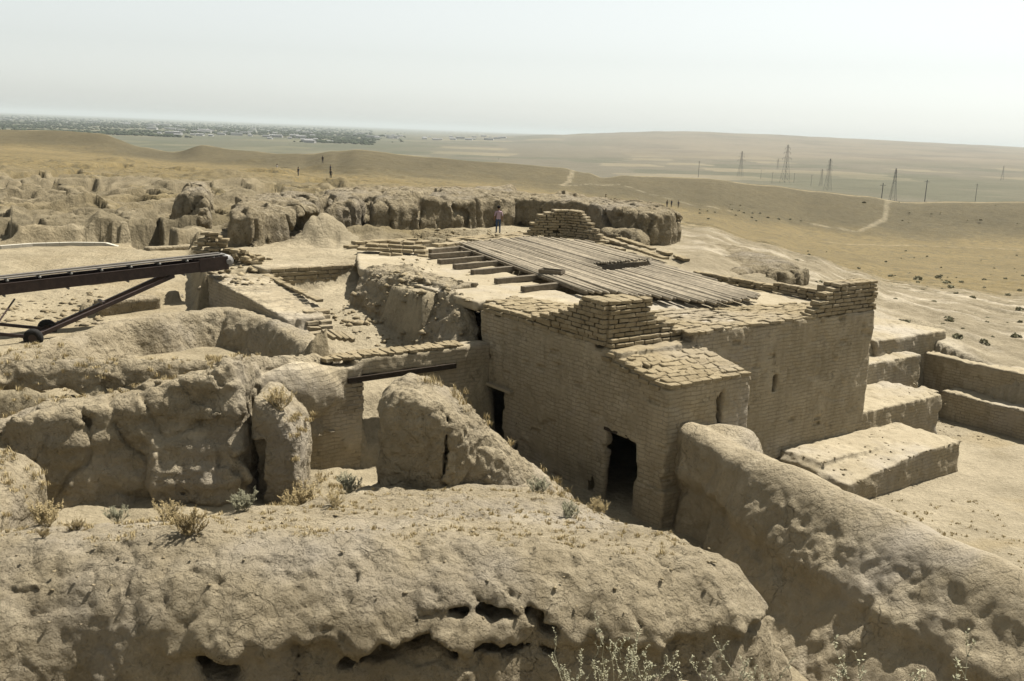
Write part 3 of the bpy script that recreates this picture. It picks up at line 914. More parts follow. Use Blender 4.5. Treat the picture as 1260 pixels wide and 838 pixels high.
def right_wall():
    a, b = np.array([5.35, 28.7]), np.array([13.4, 12.6])
    d0 = (b - a) / np.linalg.norm(b - a); nrm = np.array([d0[1], -d0[0]])   # nrm points to the camera-left side after the sign below
    if nrm[0] > 0: nrm = -nrm
    lo, hi = (1.5, 11.5, -0.9), (15.5, 31, 4.3)

    def sdf(X, Y, Z):
        x2, y2 = X[:, :, 0], Y[:, :, 0]
        s = (x2 - a[0]) * d0[0] + (y2 - a[1]) * d0[1]
        q = (x2 - a[0]) * nrm[0] + (y2 - a[1]) * nrm[1]      # + on the courtyard side
        wav = 0.3 * fbm(s / 3.5, q * 0 + 1.0, None, 3, .5, 71)
        top = 3.25 + 0.010 * s + 0.18 * fbm(x2 / 2.0, y2 / 2.0, None, 2, .5, 72) - 0.5 * sstep(0.2, -1.2, q)
        lft = (q[:, :, None] - 0.62 - wav[:, :, None] + (Z - 3.0) * (0.10 + 0.62 * sstep(1.5, 6.5, s) + 0.22 * sstep(5.5, 10, s))[:, :, None]) * 0.95
        rgt = (-q[:, :, None] - 1.25 - wav[:, :, None] + (Z - 3.0) * 0.22) * 0.97
        d = smax(Z - top[:, :, None], smax(lft, rgt, 0.2), 0.55)
        d = smax(d, (-s - 0.6)[:, :, None] + 0 * Z, 0.5)
        d = d + 0.30 * sstep(0.3, -0.3, Z - (1.6 + 0.35 * fbm(s / 1.4, q * 0 + 5, None, 3, .5, 73))[:, :, None]) * (q[:, :, None] > -0.2)
        # a shoulder of slumped plaster where it meets the building
        d = smin(d, sd_ell(X, Y, Z, (*W(2.4, 10.1)[:2], 1.75), (1.3, 1.0, 1.3)), 0.5)
        return d
    o = sculpt('eroded_wall', lo, hi, 0.075, sdf, M['wall_mud'], ((1.4, 0.22, 'f'), (0.8, 0.12, 'v'), (0.8, 0.05, 'c'), (0.45, 0.06, 'b'), (0.22, 0.07, 'f')), seed=23, wfun=lambda x, y, z: 0.14 + 0.86 * sstep(3.1, 2.4, z))
    return tag(o, 'long thick eroded wall with smooth pale top running out from the brick building', 'wall')


def pillar():
    def sdf(X, Y, Z):
        d = sd_box(X, Y, Z, (-3.45, 24.2, 0.4), (-1.25, 26.6, 5.05), 0.55)
        d = smax(d, (X * 0.20 - 0.0) + (Z - 5.05) * 0.6 + 0.25, 0.6) if False else d
        d = smin(d, sd_cap(X, Y, Z, (-2.1, 25.4, 3.9), (0.6, 26.6, 0.9), 0.95, 1.05), 0.7)
        d = smax(d, (Z - 5.0) * 0.85 + (X + 2.4) * 0.5 - 0.05, 0.6)
        d = smax(d, (Z - 4.95) * 0.8 - (X + 3.0) * 0.55 - 0.1, 0.5)
        w_ = 0.10 * perlin(Z * 1.3, Z * 0 + .5)
        crack = np.maximum(np.abs(X + 1.62 - w_ - (Z - 2.5) * 0.04) - 0.03 - 0.012 * np.clip(4 - Z, 0, 2), np.maximum(Y - 25.0, Z - 4.3))
        return np.maximum(d, -crack)
    o = sculpt('eroded_pillar', (-4.4, 23.2, 0.3), (2.4, 28.4, 5.6), 0.055, sdf, M['adobe'], ((1.2, 0.15, 'f'), (0.6, 0.07, 'r'), (0.7, 0.06, 'c'), (0.36, 0.09, 'b'), (0.16, 0.04, 'f')), seed=31)
    return tag(o, 'free-standing rounded mud stump with a vertical crack in front of the doorways', 'ruin')


def massif():
    def sdf(X, Y, Z):
        x2, y2 = X[:, :, 0], Y[:, :, 0]
        face = y2 - (25.6 + (x2 + 15) * 0.20 + 0.12 * np.cos((x2 + 9.9) * 1.3))
        face = face + 0.25 * fbm(x2 / 1.8, x2 * 0 + 2, None, 3, .5, 81)
        top = np.interp(x2, [-18, -15, -13.6, -12.4, -11.5, -10.2, -9.8, -8.4, -7.6, -7.0], [2.4, 2.8, 3.3, 3.55, 3.7, 3.95, 4.25, 4.7, 4.65, 4.2]) - 0.10 * np.clip(y2 - 27.5, 0, 6) + 0.15 * fbm(x2 / 1.4, y2 / 1.4, None, 3, .5, 82)
        step = 0.35 * sstep(2.75, 2.35, Z) * sstep(-10.5, -10.0, X) + 0.15 * sstep(2.0, 0.9, Z) * sstep(-9.8, -10.6, X)
        d = smax((Z - top[:, :, None]) * 0.9, -face[:, :, None] - step + (Z - 2) * 0.16, 0.28)
        d = smax(d, X + 7.65 + (Z - 3) * 0.12, 0.3)
        d = smax(d, (y2 - 31.5)[:, :, None] + 0 * Z, 0.6)
        d = np.maximum(d, -sd_ell(X, Y, Z, (-10.5, 26.2, 3.55), (.34, .5, .3)))
        d = np.maximum(d, -sd_ell(X, Y, Z, (-11.9, 26.0, 3.2), (.2, .4, .13)))
        return d
    o = sculpt('eroded_bank', (-17.5, 24.0, 0.2), (-6.6, 32.2, 5.3), 0.07, sdf, M['adobe'], ((1.3, 0.20, 'f'), (0.45, 0.20, 's'), (0.9, 0.13, 'v'), (1.1, 0.16, 'c'), (0.45, 0.10, 'b'), (0.2, 0.07, 'f')), seed=41)
    tag(o, 'tall shaded earth bank with vertical face and grassy top left of the stump', 'bank')

    def stump(X, Y, Z):
        d = sd_box(X, Y, Z, (-7.45, 26.9, 0.5), (-6.1, 29.2, 3.95), 0.4)
        d = smax(d, (Z - 3.7) * 0.7 + (X + 6.9) * 0.75, 0.5)
        d = np.maximum(d, -sd_box(X, Y, Z, (-7.6, 26.2, 0.5), (-7.05, 27.6, 2.6), 0.05))
        return d
    o = sculpt('wall_stump', (-7.9, 26.2, 0.3), (-5.5, 29.8, 4.5), 0.06, stump, M['adobe'], ((0.9, 0.14, 'f'), (0.4, 0.08, 'r'), (0.2, 0.03, 'f')), seed=43)
    tag(o, 'small sunlit stump of mud wall tucked against the end of the tall bank', 'ruin')

    def corner(X, Y, Z):
        return smax(sd_box(X, Y, Z, (-14.2, 20.6, 0.0), (-12.0, 24.4, 3.15), 0.5), (Z - 2.9) * .8 + (X + 12.8) * .5, 0.4)
    o = sculpt('earth_lump', (-14.5, 20.2, 0.2), (-11.4, 24.8, 3.6), 0.07, corner, M['adobe'], ((0.9, 0.14, 'f'), (0.4, 0.06, 'r')), seed=44)
    tag(o, 'low sunlit lump of earth between the foreground mound and the shaded bank', 'mound')


def rim_wall():
    rim = [at(-120, 485, 4.2)[:2], at(0, 440, 4.2)[:2], at(60, 419, 4.2)[:2], at(140, 396, 4.2)[:2], at(220, 384, 4.2)[:2], at(285, 379, 4.2)[:2], at(335, 391, 4.2)[:2], at(375, 412, 4.1)[:2], at(402, 432, 4.0)[:2]]
    inner = [(p[0], p[1]) for p in rim]
    poly = inner + [(-6.8, 31.0), (-9.5, 29.8), (-18.5, 28.5), (-22, 24)]

    def sdf(X, Y, Z):
        x2, y2 = X[:, :, 0], Y[:, :, 0]
        s = poly_sd(poly, x2, y2)
        dr = line_d(inner, x2, y2)
        top = 4.25 - 1.85 * sstep(0.5, 1.6, dr + 0.5 * fbm(x2 / 1.6, y2 / 1.6, None, 3, .5, 91)) * (s < 0) + 0.10 * fbm(x2, y2, None, 3, .5, 92)
        top = top - 0.5 * sstep(-13.4, -15.8, x2) * sstep(1.5, 3.5, dr)
        d = smax((Z - top[:, :, None]) * 0.8, s[:, :, None] - 0.35 + (Z - 4) * 0.2, 0.45)
        d = np.maximum(d, -sd_ell(X, Y, Z, (-11.8, 33.2, 3.3), (1.5, 1.0, .38)))
        d = np.maximum(d, -sd_ell(X, Y, Z, (-13.7, 28.7, 2.9), (1.6, .9, .55)))
        return d
    o = sculpt('curved_bank', (-20.5, 26.5, 1.5), (-5.2, 40.4, 5.0), 0.085, sdf, M['adobe'], ((1.5, 0.24, 'f'), (0.8, 0.16, 'r'), (0.4, 0.14, 'b'), (0.22, 0.08, 'f')), seed=51, wfun=lambda x, y, z: 0.25 + 0.75 * sstep(4.15, 3.85, z))
    return tag(o, 'curved earth bank with a smooth pale rim running below the conveyor', 'bank')


def flank():
    def sdf(X, Y, Z):     # local u, v, z
        d = (Z - (5.45 + 0.0 * X) + np.clip(-X + 0.1, 0, 9) * 1.45 * 0 ) * 1.0
        slope = (Z - 5.3) * 0.52 - (X - 0.15) * 0.85 - 0.35 * np.sin((Y + 2) * 0.9) * 0.5
        d = smax(d, slope, 0.3)
        d = smax(d, -(X + 2.2), 0.3)
        d = smax(d, -(Y + 10.2) - (X * 0.25), 0.6)
        d = smax(d, Y + 0.35 + np.clip(Z - 3.4, 0, 3) * 0.75, 0.35)
        d = smax(d, X - 0.35 - np.where(Y < -3.2, 1.5, 0.0), 0.1)
        return d
    o = sculpt('rubble_flank', (-3.4, -10.8, 1.0), (2.3, 0.3, 5.9), 0.07, sdf, M['adobe'], ((1.6, 0.28, 'f'), (0.55, 0.20, 'r'), (0.3, 0.12, 's'), (0.25, 0.07, 'f')), local=True, seed=57)
    return tag(o, 'crumbling sloping flank of broken mud brick beside the sunken passage', 'ruin')


front_mound(); right_wall(); pillar(); massif(); rim_wall(); flank()

# ------------------------------------------------------------------ bricks
def brick_mesh(seed):
    r = random.Random(seed)
    D_ = (0.44, 0.34, 0.13)
    bm = bmesh.new()
    bmesh.ops.create_cube(bm, size=1.0)
    for v_ in bm.verts:
        v_.co = Vector([c * d + r.uniform(-.012, .012) for c, d in zip(v_.co, D_)])
    bmesh.ops.bevel(bm, geom=list(bm.edges), offset=0.017, segments=1, profile=0.6, affect='EDGES')
    for v_ in bm.verts:
        v_.co += Vector((r.uniform(-.010, .010), r.uniform(-.010, .010), r.uniform(-.006, .006)))
        v_.co = Vector([c / d for c, d in zip(v_.co, D_)])
    me = bpy.data.meshes.new('brick'); bm.to_mesh(me); bm.free()
    me.materials.append(M['brick'])
    return me


BRICKS = [brick_mesh(100 + i) for i in range(10)]


def brick(parent, p, yaw, size=(0.42, 0.30, 0.125), jit=1.0, tilt=0.0):
    o = bpy.data.objects.new('brick', random.choice(BRICKS))
    COL.objects.link(o)
    o.parent = parent
    o.matrix_parent_inverse = Matrix.Translation(-Vector(parent.location))
    o.location = (p[0] + random.uniform(-.022, .022) * jit, p[1] + random.uniform(-.022, .022) * jit, p[2])
    o.rotation_euler = (random.uniform(-.03, .03) * jit + tilt * random.uniform(-1, 1), random.uniform(-.03, .03) * jit + tilt * random.uniform(-1, 1), yaw + random.uniform(-.05, .05) * jit)
    k = random.uniform(.93, 1.05)
    o.scale = (size[0] * k, size[1] * random.uniform(.92, 1.06), size[2] * random.uniform(.9, 1.04))
    return o


YU = math.atan2(UD[1], UD[0]); YV = math.atan2(VD[1], VD[0])


def course_run(parent, u0, v0, du, dv, length, z, depth=0.32, bl=0.45, ht=0.128, off=0.0, jit=1.0, ragged=0.0, tilt=0.0):
    """one course of bricks from (u0,v0) along unit (du,dv)"""
    p = -off
    d2 = UD * du + VD * dv
    yaw = math.atan2(d2[1], d2[0])
    while p < length - 0.12:
        L = bl * random.uniform(.86, 1.1)
        a = max(p, 0); b = min(p + L, length)
        if b - a > 0.13 and random.random() > ragged:
            c = (a + b) / 2
            q = W(u0 + du * c, v0 + dv * c, z)
            brick(parent, q, yaw, (b - a - 0.022, depth, ht), jit, tilt)
        p += L


# ------------------------------------------------------------------ the brick building
B = thing('mud_brick_building', 'large square mud-brick building with dark doorways and a pole roof', 'building', tuple(W(5, 5, -0.7)))


def bwall(X, Y, Z):
    top = 5.12 + 0 * X
    d = sd_box(X, Y, Z, (0, -0.25, -1.4), (0.9, 7.35, 5.12), 0.05)
    d = np.minimum(d, sd_box(X, Y, Z, (0, 6.45, -1.4), (13.5, 7.35, 5.35), 0.05))
    d = np.minimum(d, sd_box(X, Y, Z, (12.6, -0.2, -1.4), (13.5, 7.35, 5.35), 0.05))
    d = np.minimum(d, sd_box(X, Y, Z, (0, -0.25, -1.4), (13.5, 0.45, 5.12), 0.05))
    # salient by the second doorway, its top falling forward
    an = sd_box(X, Y, Z, (0, 6.6, -1.4), (3.7, 9.55, 5.3), 0.05)
    an = np.maximum(an, (Z - 4.98 + (Y - 6.7) * 0.185) * 0.98)
    d = np.maximum(d, -sd_box(X, Y, Z, (-0.5, 6.15, 5.03), (3.3, 7.8, 6.5), 0.02))
    d = np.minimum(d, an)
    d = np.maximum(d, -sd_box(X, Y, Z, (-0.6, 0.12, -0.3), (1.5, 1.3, 2.38), 0.02))
    d = np.maximum(d, -sd_box(X, Y, Z, (-0.6, 6.95, -0.3), (1.5, 8.35, 2.36), 0.02))
    d = np.maximum(d, -sd_box(X, Y, Z, (0.3, 6.1, -0.3), (1.5, 8.8, 2.7), 0.02))
    d = np.maximum(d, -sd_box(X, Y, Z, (0.3, -1.5, -0.3), (3.2, 2.2, 2.7), 0.02))
    d = np.maximum(d, -sd_box(X, Y, Z, (0.85, 6.3, -0.3), (2.9, 8.8, 2.9), 0.05))
    d = np.maximum(d, -sd_box(X, Y, Z, (7.62 + 0.09 * (Z - 3), 6.9, 2.75), (7.86 + 0.09 * (Z - 3), 7.8, 3.42), 0.02))
    d = np.maximum(d, -sd_box(X, Y, Z, (2.18, 9.2, 2.6), (2.42, 9.9, 4.0), 0.04))     # eroded slot in the salient
    # foot worn away a little, base plinth near the second doorway
    d = d + 0.10 * sstep(1.1, 0.3, Z) * (Y < 6.5) * (X < 1)
    d = np.minimum(d, sd_box(X, Y, Z, (-0.10, 8.36, -1.4), (3.0, 9.7, 1.25), 0.08))
    return d


bw = sculpt('wall', (-0.4, -0.6, -1.1), (13.9, 10.1, 5.7), 0.07, bwall, M['wall_v'], ((2.2, 0.06, 'f'), (0.7, 0.045, 'f'), (0.9, 0.05, 'c'), (1.0, 0.085, 'k'), (0.35, 0.035, 'b'), (0.2, 0.025, 'f')), parent=B, local=True, seed=63)
bw.data.materials.append(M['wall_u']); bw.data.materials.append(M['brick'])
assign_by_normal(bw, lambda n: np.where(n[:, 2] > 0.6, 2, np.where(np.abs(n[:, :2] @ UD) > 0.7, 0, 1)))

# deck outline in plan (surveyed at roof level)
DZ = 5.62
DECK = [at(563, 300, DZ)[:2], at(655, 292, DZ)[:2], at(722, 297, DZ)[:2], at(797, 319, DZ)[:2], at(938, 365, DZ)[:2], at(880, 373, DZ)[:2], at(720, 358, DZ)[:2]]
HOLE = [at(728, 325, DZ)[:2], at(797, 319.5, DZ)[:2], at(803, 327.5, DZ)[:2], at(744, 335, DZ)[:2]]
VOID = [at(548, 303, 5.4)[:2], at(650, 294, 5.4)[:2], at(792, 321, 5.4)[:2], at(925, 364, 5.4)[:2], at(860, 372, 5.4)[:2], at(700, 359, 5.4)[:2], at(628, 334, 5.4)[:2]]


def roof(X, Y, Z):
    d = sd_box(X, Y, Z, (0.05, -15.6, 4.95), (13.3, 6.95, 5.34), 0.04)
    d = np.maximum(d, -sd_box(X, Y, Z, (-2, -0.6, 4), (0.36, 9, 6), 0.02))
    d = np.maximum(d, -sd_box(X, Y, Z, (-2, 6.2, 4), (3.35, 9, 6), 0.02))
    x2, y2 = X[:, :, 0], Y[:, :, 0]
    wx = A0[0] + x2 * UD[0] + y2 * VD[0]; wy = A0[1] + x2 * UD[1] + y2 * VD[1]
    hole = poly_sd(VOID, wx, wy)
    d = np.maximum(d, -(hole[:, :, None] + 0 * Z))
    crop = -(y2 + 9.5) * 0.5 - x2 - 0.2      # edge recedes beside the crumbling flank
    return np.maximum(d, crop[:, :, None] * 0.8 + 0 * Z)


rf = sculpt('roof', (-0.9, -15.9, 4.7), (13.8, 7.5, 5.7), 0.10, roof, M['plaster'], ((2.0, 0.06, 'f'), (0.6, 0.05, 'f')), parent=B, local=True, seed=67)

PDIR = np.array([0.385, -0.923]); PN = np.array([0.923, 0.385])


def clip_line(o, d, poly):
    ts = []
    n = len(poly)
    for i in range(n):
        a = np.array(poly[i]); b = np.array(poly[(i + 1) % n]); e = b - a
        den = d[0] * e[1] - d[1] * e[0]
        if abs(den) < 1e-9: continue
        w_ = a - o
        t_ = (w_[0] * e[1] - w_[1] * e[0]) / den
        s_ = (w_[0] * d[1] - w_[1] * d[0]) / den
        if 0 <= s_ <= 1: ts.append(t_)
    return sorted(ts)


s_vals = [np.dot(p, PN) for p in DECK]
s = min(s_vals) + 0.05
npole = 0
while s < max(s_vals):
    ts = clip_line(PN * s, PDIR, DECK)
    wd = random.uniform(0.10, 0.165)
    if len(ts) >= 2:
        t0, t1 = ts[0] + random.uniform(-.18, .12), ts[-1] + random.uniform(-.3, .3)
        spans = [(t0, t1)]
        hs = clip_line(PN * s, PDIR, HOLE)
        if len(hs) >= 2: spans = [(t0, hs[0]), (hs[-1], t1)]
        for a_, b_ in spans:
            if b_ - a_ < 0.5: continue
            n_ = max(3, int((b_ - a_) / 2.2))
            sk = random.uniform(-.012, .012)
            pts = []
            for i in range(n_ + 1):
                tt = a_ + (b_ - a_) * i / n_
                q = PN * (s + sk * (tt - (a_ + b_) / 2) + random.uniform(-.022, .022)) + PDIR * tt
                pts.append((q[0], q[1], DZ + wd * 0.5 - 0.05 + random.uniform(-.012, .016)))
            ra = wd / 2 * random.uniform(.8, 1.0)
            MB().tube(pts, [ra * (1 + .15 * i / n_) for i in range(n_ + 1)], 6).build('pole', M['pole'], B, True)
            npole += 1
    s += wd * random.uniform(0.98, 1.16)
MB().box(W(6.8, 1.8, 4.3), (12.2, 9.5, 0.2), ((UD[0], UD[1], 0), (VD[0], VD[1], 0), (0, 0, 1))).build('light_block_slab', M['dark_timber'], B)  # unseen slab added under the deck to keep daylight out of the doorways
# main joists running under the poles and showing along the open side
BEAMS = [((529, 311), (566, 307.5)), ((529, 317), (582, 313)), ((540, 324), (598, 319)), ((559, 330), (617, 325)), ((581, 337), (638, 331.5)), ((610, 348), (670, 342)), ((643, 358), (696, 352))]
for (a, b) in BEAMS:
    p, q = at(*a, 5.40), at(*b, 5.40)
    dd = (q - p) / np.linalg.norm(q - p)
    q = q + dd * 1.6
    z = 5.47
    MB().bar((p[0], p[1], z), (q[0], q[1], z), random.uniform(.22, .27), 0.22).build('beam', M['beam'], B)
e0, e1 = at(563, 301.5, DZ), at(722, 359, DZ)
MB().bar((e0[0], e0[1], DZ - 0.06), (e1[0], e1[1], DZ - 0.06), 0.11, 0.10).build('edge_beam', M['beam'], B)
h0, h1 = np.array(HOLE[0]), np.array(HOLE[1])
MB().bar((h0[0] - .1, h0[1] + .1, DZ - 0.20), (h1[0] + .2, h1[1] + .15, DZ - 0.20), 0.2, 0.26).build('beam', M['beam'], B)
# door lintels
MB().bar(W(-0.05, 0.0, 2.44), W(-0.05, 1.95, 2.44), 0.2, 0.10).build('lintel', M['plaster'], B)
MB().bar(W(0.14, 6.8, 2.44), W(0.14, 8.5, 2.44), 0.24, 0.10).build('lintel', M['dark_timber'], B)

# exposed top courses along the door wall and the salient
for k in range(2):
    course_run(B, 0.14, -0.1, 0, 1, 6.7, 5.15 + k * 0.145, 0.36, 0.47, 0.13, off=0.2 * (k % 2))
for k in range(2):
    z = 4.58 + k * 0.0
course_run(B, 0.13, 6.75, 0, 1, 0.0, 4.9)
for k in range(6):      # edge of the salient follows its falling top
    v_ = 6.95 + k * 0.44
    brick(B, W(0.14, v_, 4.90 - (v_ - 6.7) * 0.185), YV, (0.42, 0.34, 0.13))
    brick(B, W(0.09, v_ - 0.2, 4.75 - (v_ - 6.7) * 0.185), YV, (0.42, 0.30, 0.13))
for k in range(8):
    brick(B, W(0.25 + k * 0.445, 9.43, 4.43), YU, (0.42, 0.32, 0.125))
# corner stack of bricks rising above the roof
CS = 0.150
for k in range(8):
    z = 5.40 + (k - 0) * CS - 0.15 * 0 
    ztop = z
    lv = [3.7, 3.25, 2.75, 2.25, 1.85, 1.5, 1.3, 1.15][k]      # run back along the door wall
    lu = [3.25, 2.95, 2.6, 2.25, 2.05, 1.9, 1.85, 1.8][k]      # run along the long side
    course_run(B, 0.10, 6.58, 0, -1, lv, z, 0.36, 0.45, 0.132, off=0.22 * (k % 2))
    course_run(B, 0.12, 6.50, 1, 0, lu, z, 0.36, 0.45, 0.132, off=0.22 * ((k + 1) % 2))
course_run(B, 0.12, 6.62, 1, 0, 3.3, 5.25, 0.36, 0.46, 0.13, off=.1)
course_run(B, 0.12, 6.66, 1, 0, 3.4, 5.10, 0.36, 0.46, 0.13, off=.3)
core = MB()
core.box(W(0.85, 5.85, 5.85), (1.6, 1.15, 1.05), ((UD[0], UD[1], 0), (VD[0], VD[1], 0), (0, 0, 1)))
core.build('parapet_core', M['adobe'], B)
for a_, b_ in ((.5, 6.05), (.95, 6.1), (1.4, 6.1), (.5, 5.65), (1.0, 5.7), (1.45, 5.75)):
    brick(B, W(a_, b_, 6.43), YU, (0.43, 0.36, 0.13))
# parapet on the far corner of the long wall
for k in range(8):
    z = 5.42 + k * 0.148
    u0 = [9.3, 9.5, 9.85, 9.75, 10.2, 10.05, 10.6, 10.9][k]
    course_run(B, u0, 7.17, 1, 0, 13.5 - u0, z, 0.36, 0.46, 0.132, off=0.2 * (k % 2))
for k in range(5):
    course_run(B, [9.6, 10.0, 10.3, 10.5, 10.7][k], 6.78, 1, 0, [1.4, 1.3, 1.2, 1.1, 1.0][k], 5.42 + k * 0.148, 0.36, 0.44, 0.13, jit=2.5, tilt=.05)
course_run(B, 10.9, 6.78, 1, 0, 2.4, 6.46, 0.36, 0.46, 0.13)
core = MB()
core.box(W(12.1, 6.72, 5.85), (2.5, 0.55, 1.05), ((UD[0], UD[1], 0), (VD[0], VD[1], 0), (0, 0, 1)))
core.build('parapet_core', M['adobe'], B)
# low courses along the back edge of the roof
for k in range(3):
    course_run(B, 13.1, 6.3, 0, -1, [9.5, 8.2, 3.6][k], 5.45 + k * 0.145, 0.36, 0.46, 0.13, off=.2 * (k % 2), jit=1.8, ragged=.05)


def paving(parent, poly_uv, zf, cell, gap=0.012, th=0.10):
    """worn brick paving: rows of separate pieces of uneven length"""
    P = np.array(poly_uv); lo = P.min(0); hi = P.max(0)
    wav = lambda j, u: lo[1] + j * cell[1] + 0.05 * math.sin(u * 1.9 + j * 2.3) + 0.03 * math.sin(u * 5.1 + j)
    j = 0
    while lo[1] + j * cell[1] < hi[1]:
        u = lo[0] - random.uniform(0, cell[0])
        while u < hi[0]:
            L = cell[0] * random.uniform(.5, 1.25)
            sk = [random.uniform(-.05, .05) for _ in range(4)]
            q = [np.array([u + sk[0], wav(j, u)]), np.array([u + L + sk[1], wav(j, u + L)]), np.array([u + L + sk[2], wav(j + 1, u + L)]), np.array([u + sk[3], wav(j + 1, u)])]
            u += L
            c = np.mean(q, 0)
            if poly_sd(P, np.array([c[0]]), np.array([c[1]]))[0] > -0.06 or random.random() < 0.08: continue
            pts = []
            for a, b in zip(q, q[1:] + q[:1]):
                e = (b - a) / np.linalg.norm(b - a)
                pts.append(a + e * .04); pts.append((a + b) / 2 + np.array([random.uniform(-.02, .02), random.uniform(-.02, .02)])); pts.append(b - e * .04)
            bm = bmesh.new()
            dz = random.uniform(-.035, .015); tx, ty = random.uniform(-.05, .05), random.uniform(-.05, .05)
            rings = []
            for inset, zz in ((gap, -th), (gap, -0.012), (gap + .022, 0.004)):
                ring = []
                for p in pts:
                    d_ = p - c; l_ = np.linalg.norm(d_)
                    e = c + d_ * max(.2, (l_ - inset) / l_)
                    ring.append(bm.verts.new(W(e[0], e[1], zf(e[0], e[1]) + zz + dz + (e[0] - c[0]) * tx + (e[1] - c[1]) * ty)))
                rings.append(ring)
            n_ = len(pts)
            for a, b in zip(rings, rings[1:]):
                for k_ in range(n_):
                    bm.faces.new((a[k_], b[k_], b[(k_ + 1) % n_], a[(k_ + 1) % n_]))
            bm.faces.new(rings[-1][::-1])
            bmesh.ops.recalc_face_normals(bm, faces=bm.faces)
            me = bpy.data.meshes.new('paving_slab'); bm.to_mesh(me); bm.free()
            obj('paving_slab', me, M['brick'], parent)
        j += 1


paving(B, [(0.2, 6.70), (3.7, 6.70), (3.7, 9.45), (0.2, 9.45)], lambda u, v: 5.02 - (v - 6.7) * 0.185, (0.46, 0.24))
paving(B, [(2.4, 5.4), (4.2, 3.6), (12.2, 5.2), (9.6, 7.35), (3.2, 7.35)], lambda u, v: 5.42, (0.56, 0.27))
paving(B, [(0.3, -0.6), (2.2, -0.8), (3.0, 2.2), (2.0, 4.3), (0.3, 4.5)], lambda u, v: 5.42, (0.52, 0.27))

# wooden tray lying on the poles
tc = at(679, 335, DZ + .12)
T = thing('wooden_tray', 'small shallow wooden tray lying on the pole roof', 'tray', (tc[0], tc[1], DZ + 0.06))
ax = np.array(((0.93, -0.36, 0), (0.36, 0.93, 0), (0, 0, 1)))
MB().box((tc[0], tc[1], DZ + 0.10), (1.0, 0.62, 0.03), ax).build('tray_base', M['beam'], T)
for sx, sy, sz in ((0, .31, (1.0, .03, .14)), (0, -.31, (1.0, .03, .14)), (.5, 0, (.03, .58, .14)), (-.5, 0, (.03, .58, .14))):
    c = np.array((tc[0], tc[1], DZ + 0.17)) + ax[0] * sx + ax[1] * sy
    MB().box(c, sz, ax).build('tray_side', M['beam'], T)

# ------------------------------------------------------------------ lintel wall, passage walls
LW = thing('lintel_wall', 'shaded brick cross wall with a timber lintel spanning the sunken passage', 'wall', tuple(W(-5, 0, 0.2)))


def lw(X, Y, Z):
    d = sd_box(X, Y, Z, (-9.2, -0.35, -0.5), (-5.25, 0.5, 3.72), 0.1)
    d = smin(d, sd_ell(X, Y, Z, (-7.6, 0.5, 3.1), (1.4, .7, .95)), 0.25)
    d = np.minimum(d, sd_box(X, Y, Z, (-5.6, -0.45, 3.34), (-1.0, 0.42, 3.92), 0.06))
    d = np.minimum(d, sd_box(X, Y, Z, (-2.9, -0.45, -0.5), (0.05, 0.38, 3.92), 0.06))
    return d


lwo = sculpt('wall', (-9.6, -0.9, -0.3), (0.3, 1.5, 4.3), 0.07, lw, M['wall_u'], ((1.2, 0.09, 'f'), (0.5, 0.05, 'r'), (0.24, 0.03, 'f')), parent=LW, local=True, seed=71)
MB().bar(W(-5.85, 0.44, 3.26), W(-1.55, 0.44, 3.30), 0.24, 0.18).build('lintel', M['dark_timber'], LW)
course_run(LW, -6.6, 0.15, 1, 0, 5.5, 3.97, 0.50, 0.30, 0.13, jit=2.5, tilt=.08)
course_run(LW, -6.4, -0.2, 1, 0, 5.3, 3.95, 0.40, 0.32, 0.13, jit=2.5, tilt=.08)
for k in range(7):
    course_run(LW, -6.5, 0.47, 1, 0, 1.25, 3.08 - k * 0.15, 0.14, 0.42, 0.13, off=.2 * (k % 2), ragged=.06)

PW = thing('passage_wall', 'thick low brick wall with bright worn top and crumbled bricks at its end', 'wall', tuple(W(-4.5, -8, 3.0)))


def pw(X, Y, Z):
    top = 4.88 - 0.05 * np.clip(Y + 13, 0, 20)
    d = sd_box(X, Y, Z, (-5.75, -13.2, 2.0), (-2.6, -4.6, 5.3), 0.12)
    d = smax(d, (X + 2.9 + 0.11 * (Y + 13) + 0.05 * np.clip(Y + 7, 0, 9) ** 2) * 0.95, 0.1)
    d = np.maximum(d, (Z - top))
    e = sd_box(X, Y, Z, (-6.3, -5.2, 2.0), (-5.0, -0.4, 4.1), 0.2)
    e = np.maximum(e, Z - (4.05 - 0.2 * (Y + 4.6)))
    return smin(d, e, 0.3)


sculpt('wall', (-6.9, -13.6, 1.6), (-2.8, 0.1, 5.3), 0.085, pw, M['wall_v'], ((1.6, 0.12, 'f'), (0.7, 0.06, 'c'), (0.4, 0.06, 'b'), (0.2, 0.04, 'f')), parent=PW, local=True, seed=73)
for k in range(5):
    course_run(PW, -3.7 - k * .15, -5.4 + k * 0.42, -1, 0, 1.1, 4.46 - k * 0.12, 0.36, 0.5, 0.14, jit=2, tilt=.06)
for k in range(4):
    p = W(-5.0 + k * .22, -2.7 + .1 * k, 4.15 - k * 0.03)
    o = brick(PW, p, YV + .35, (0.62, 0.19, 0.16), 1); o.rotation_euler[1] = 0.35
course_run(PW, -3.15, -12.8, -0.1, 0.995, 7.0, 4.80, 0.30, 0.45, 0.12, jit=1.5)
course_run(PW, -5.3, -0.4, 1, 0, 1.6, 3.62, 0.4, 0.5, 0.16, jit=2)
course_run(PW, -5.2, -0.9, 1, 0, 1.5, 3.78, 0.4, 0.5, 0.16, jit=2)

BW = thing('back_wall', 'pale brick retaining wall closing the far end of the sunken passage', 'wall', tuple(W(0, -13, 4)))


def bk(X, Y, Z):
    return sd_box(X, Y, Z, (-3.3, -14.2, 3.0), (3.6, -12.85, 5.12), 0.08)


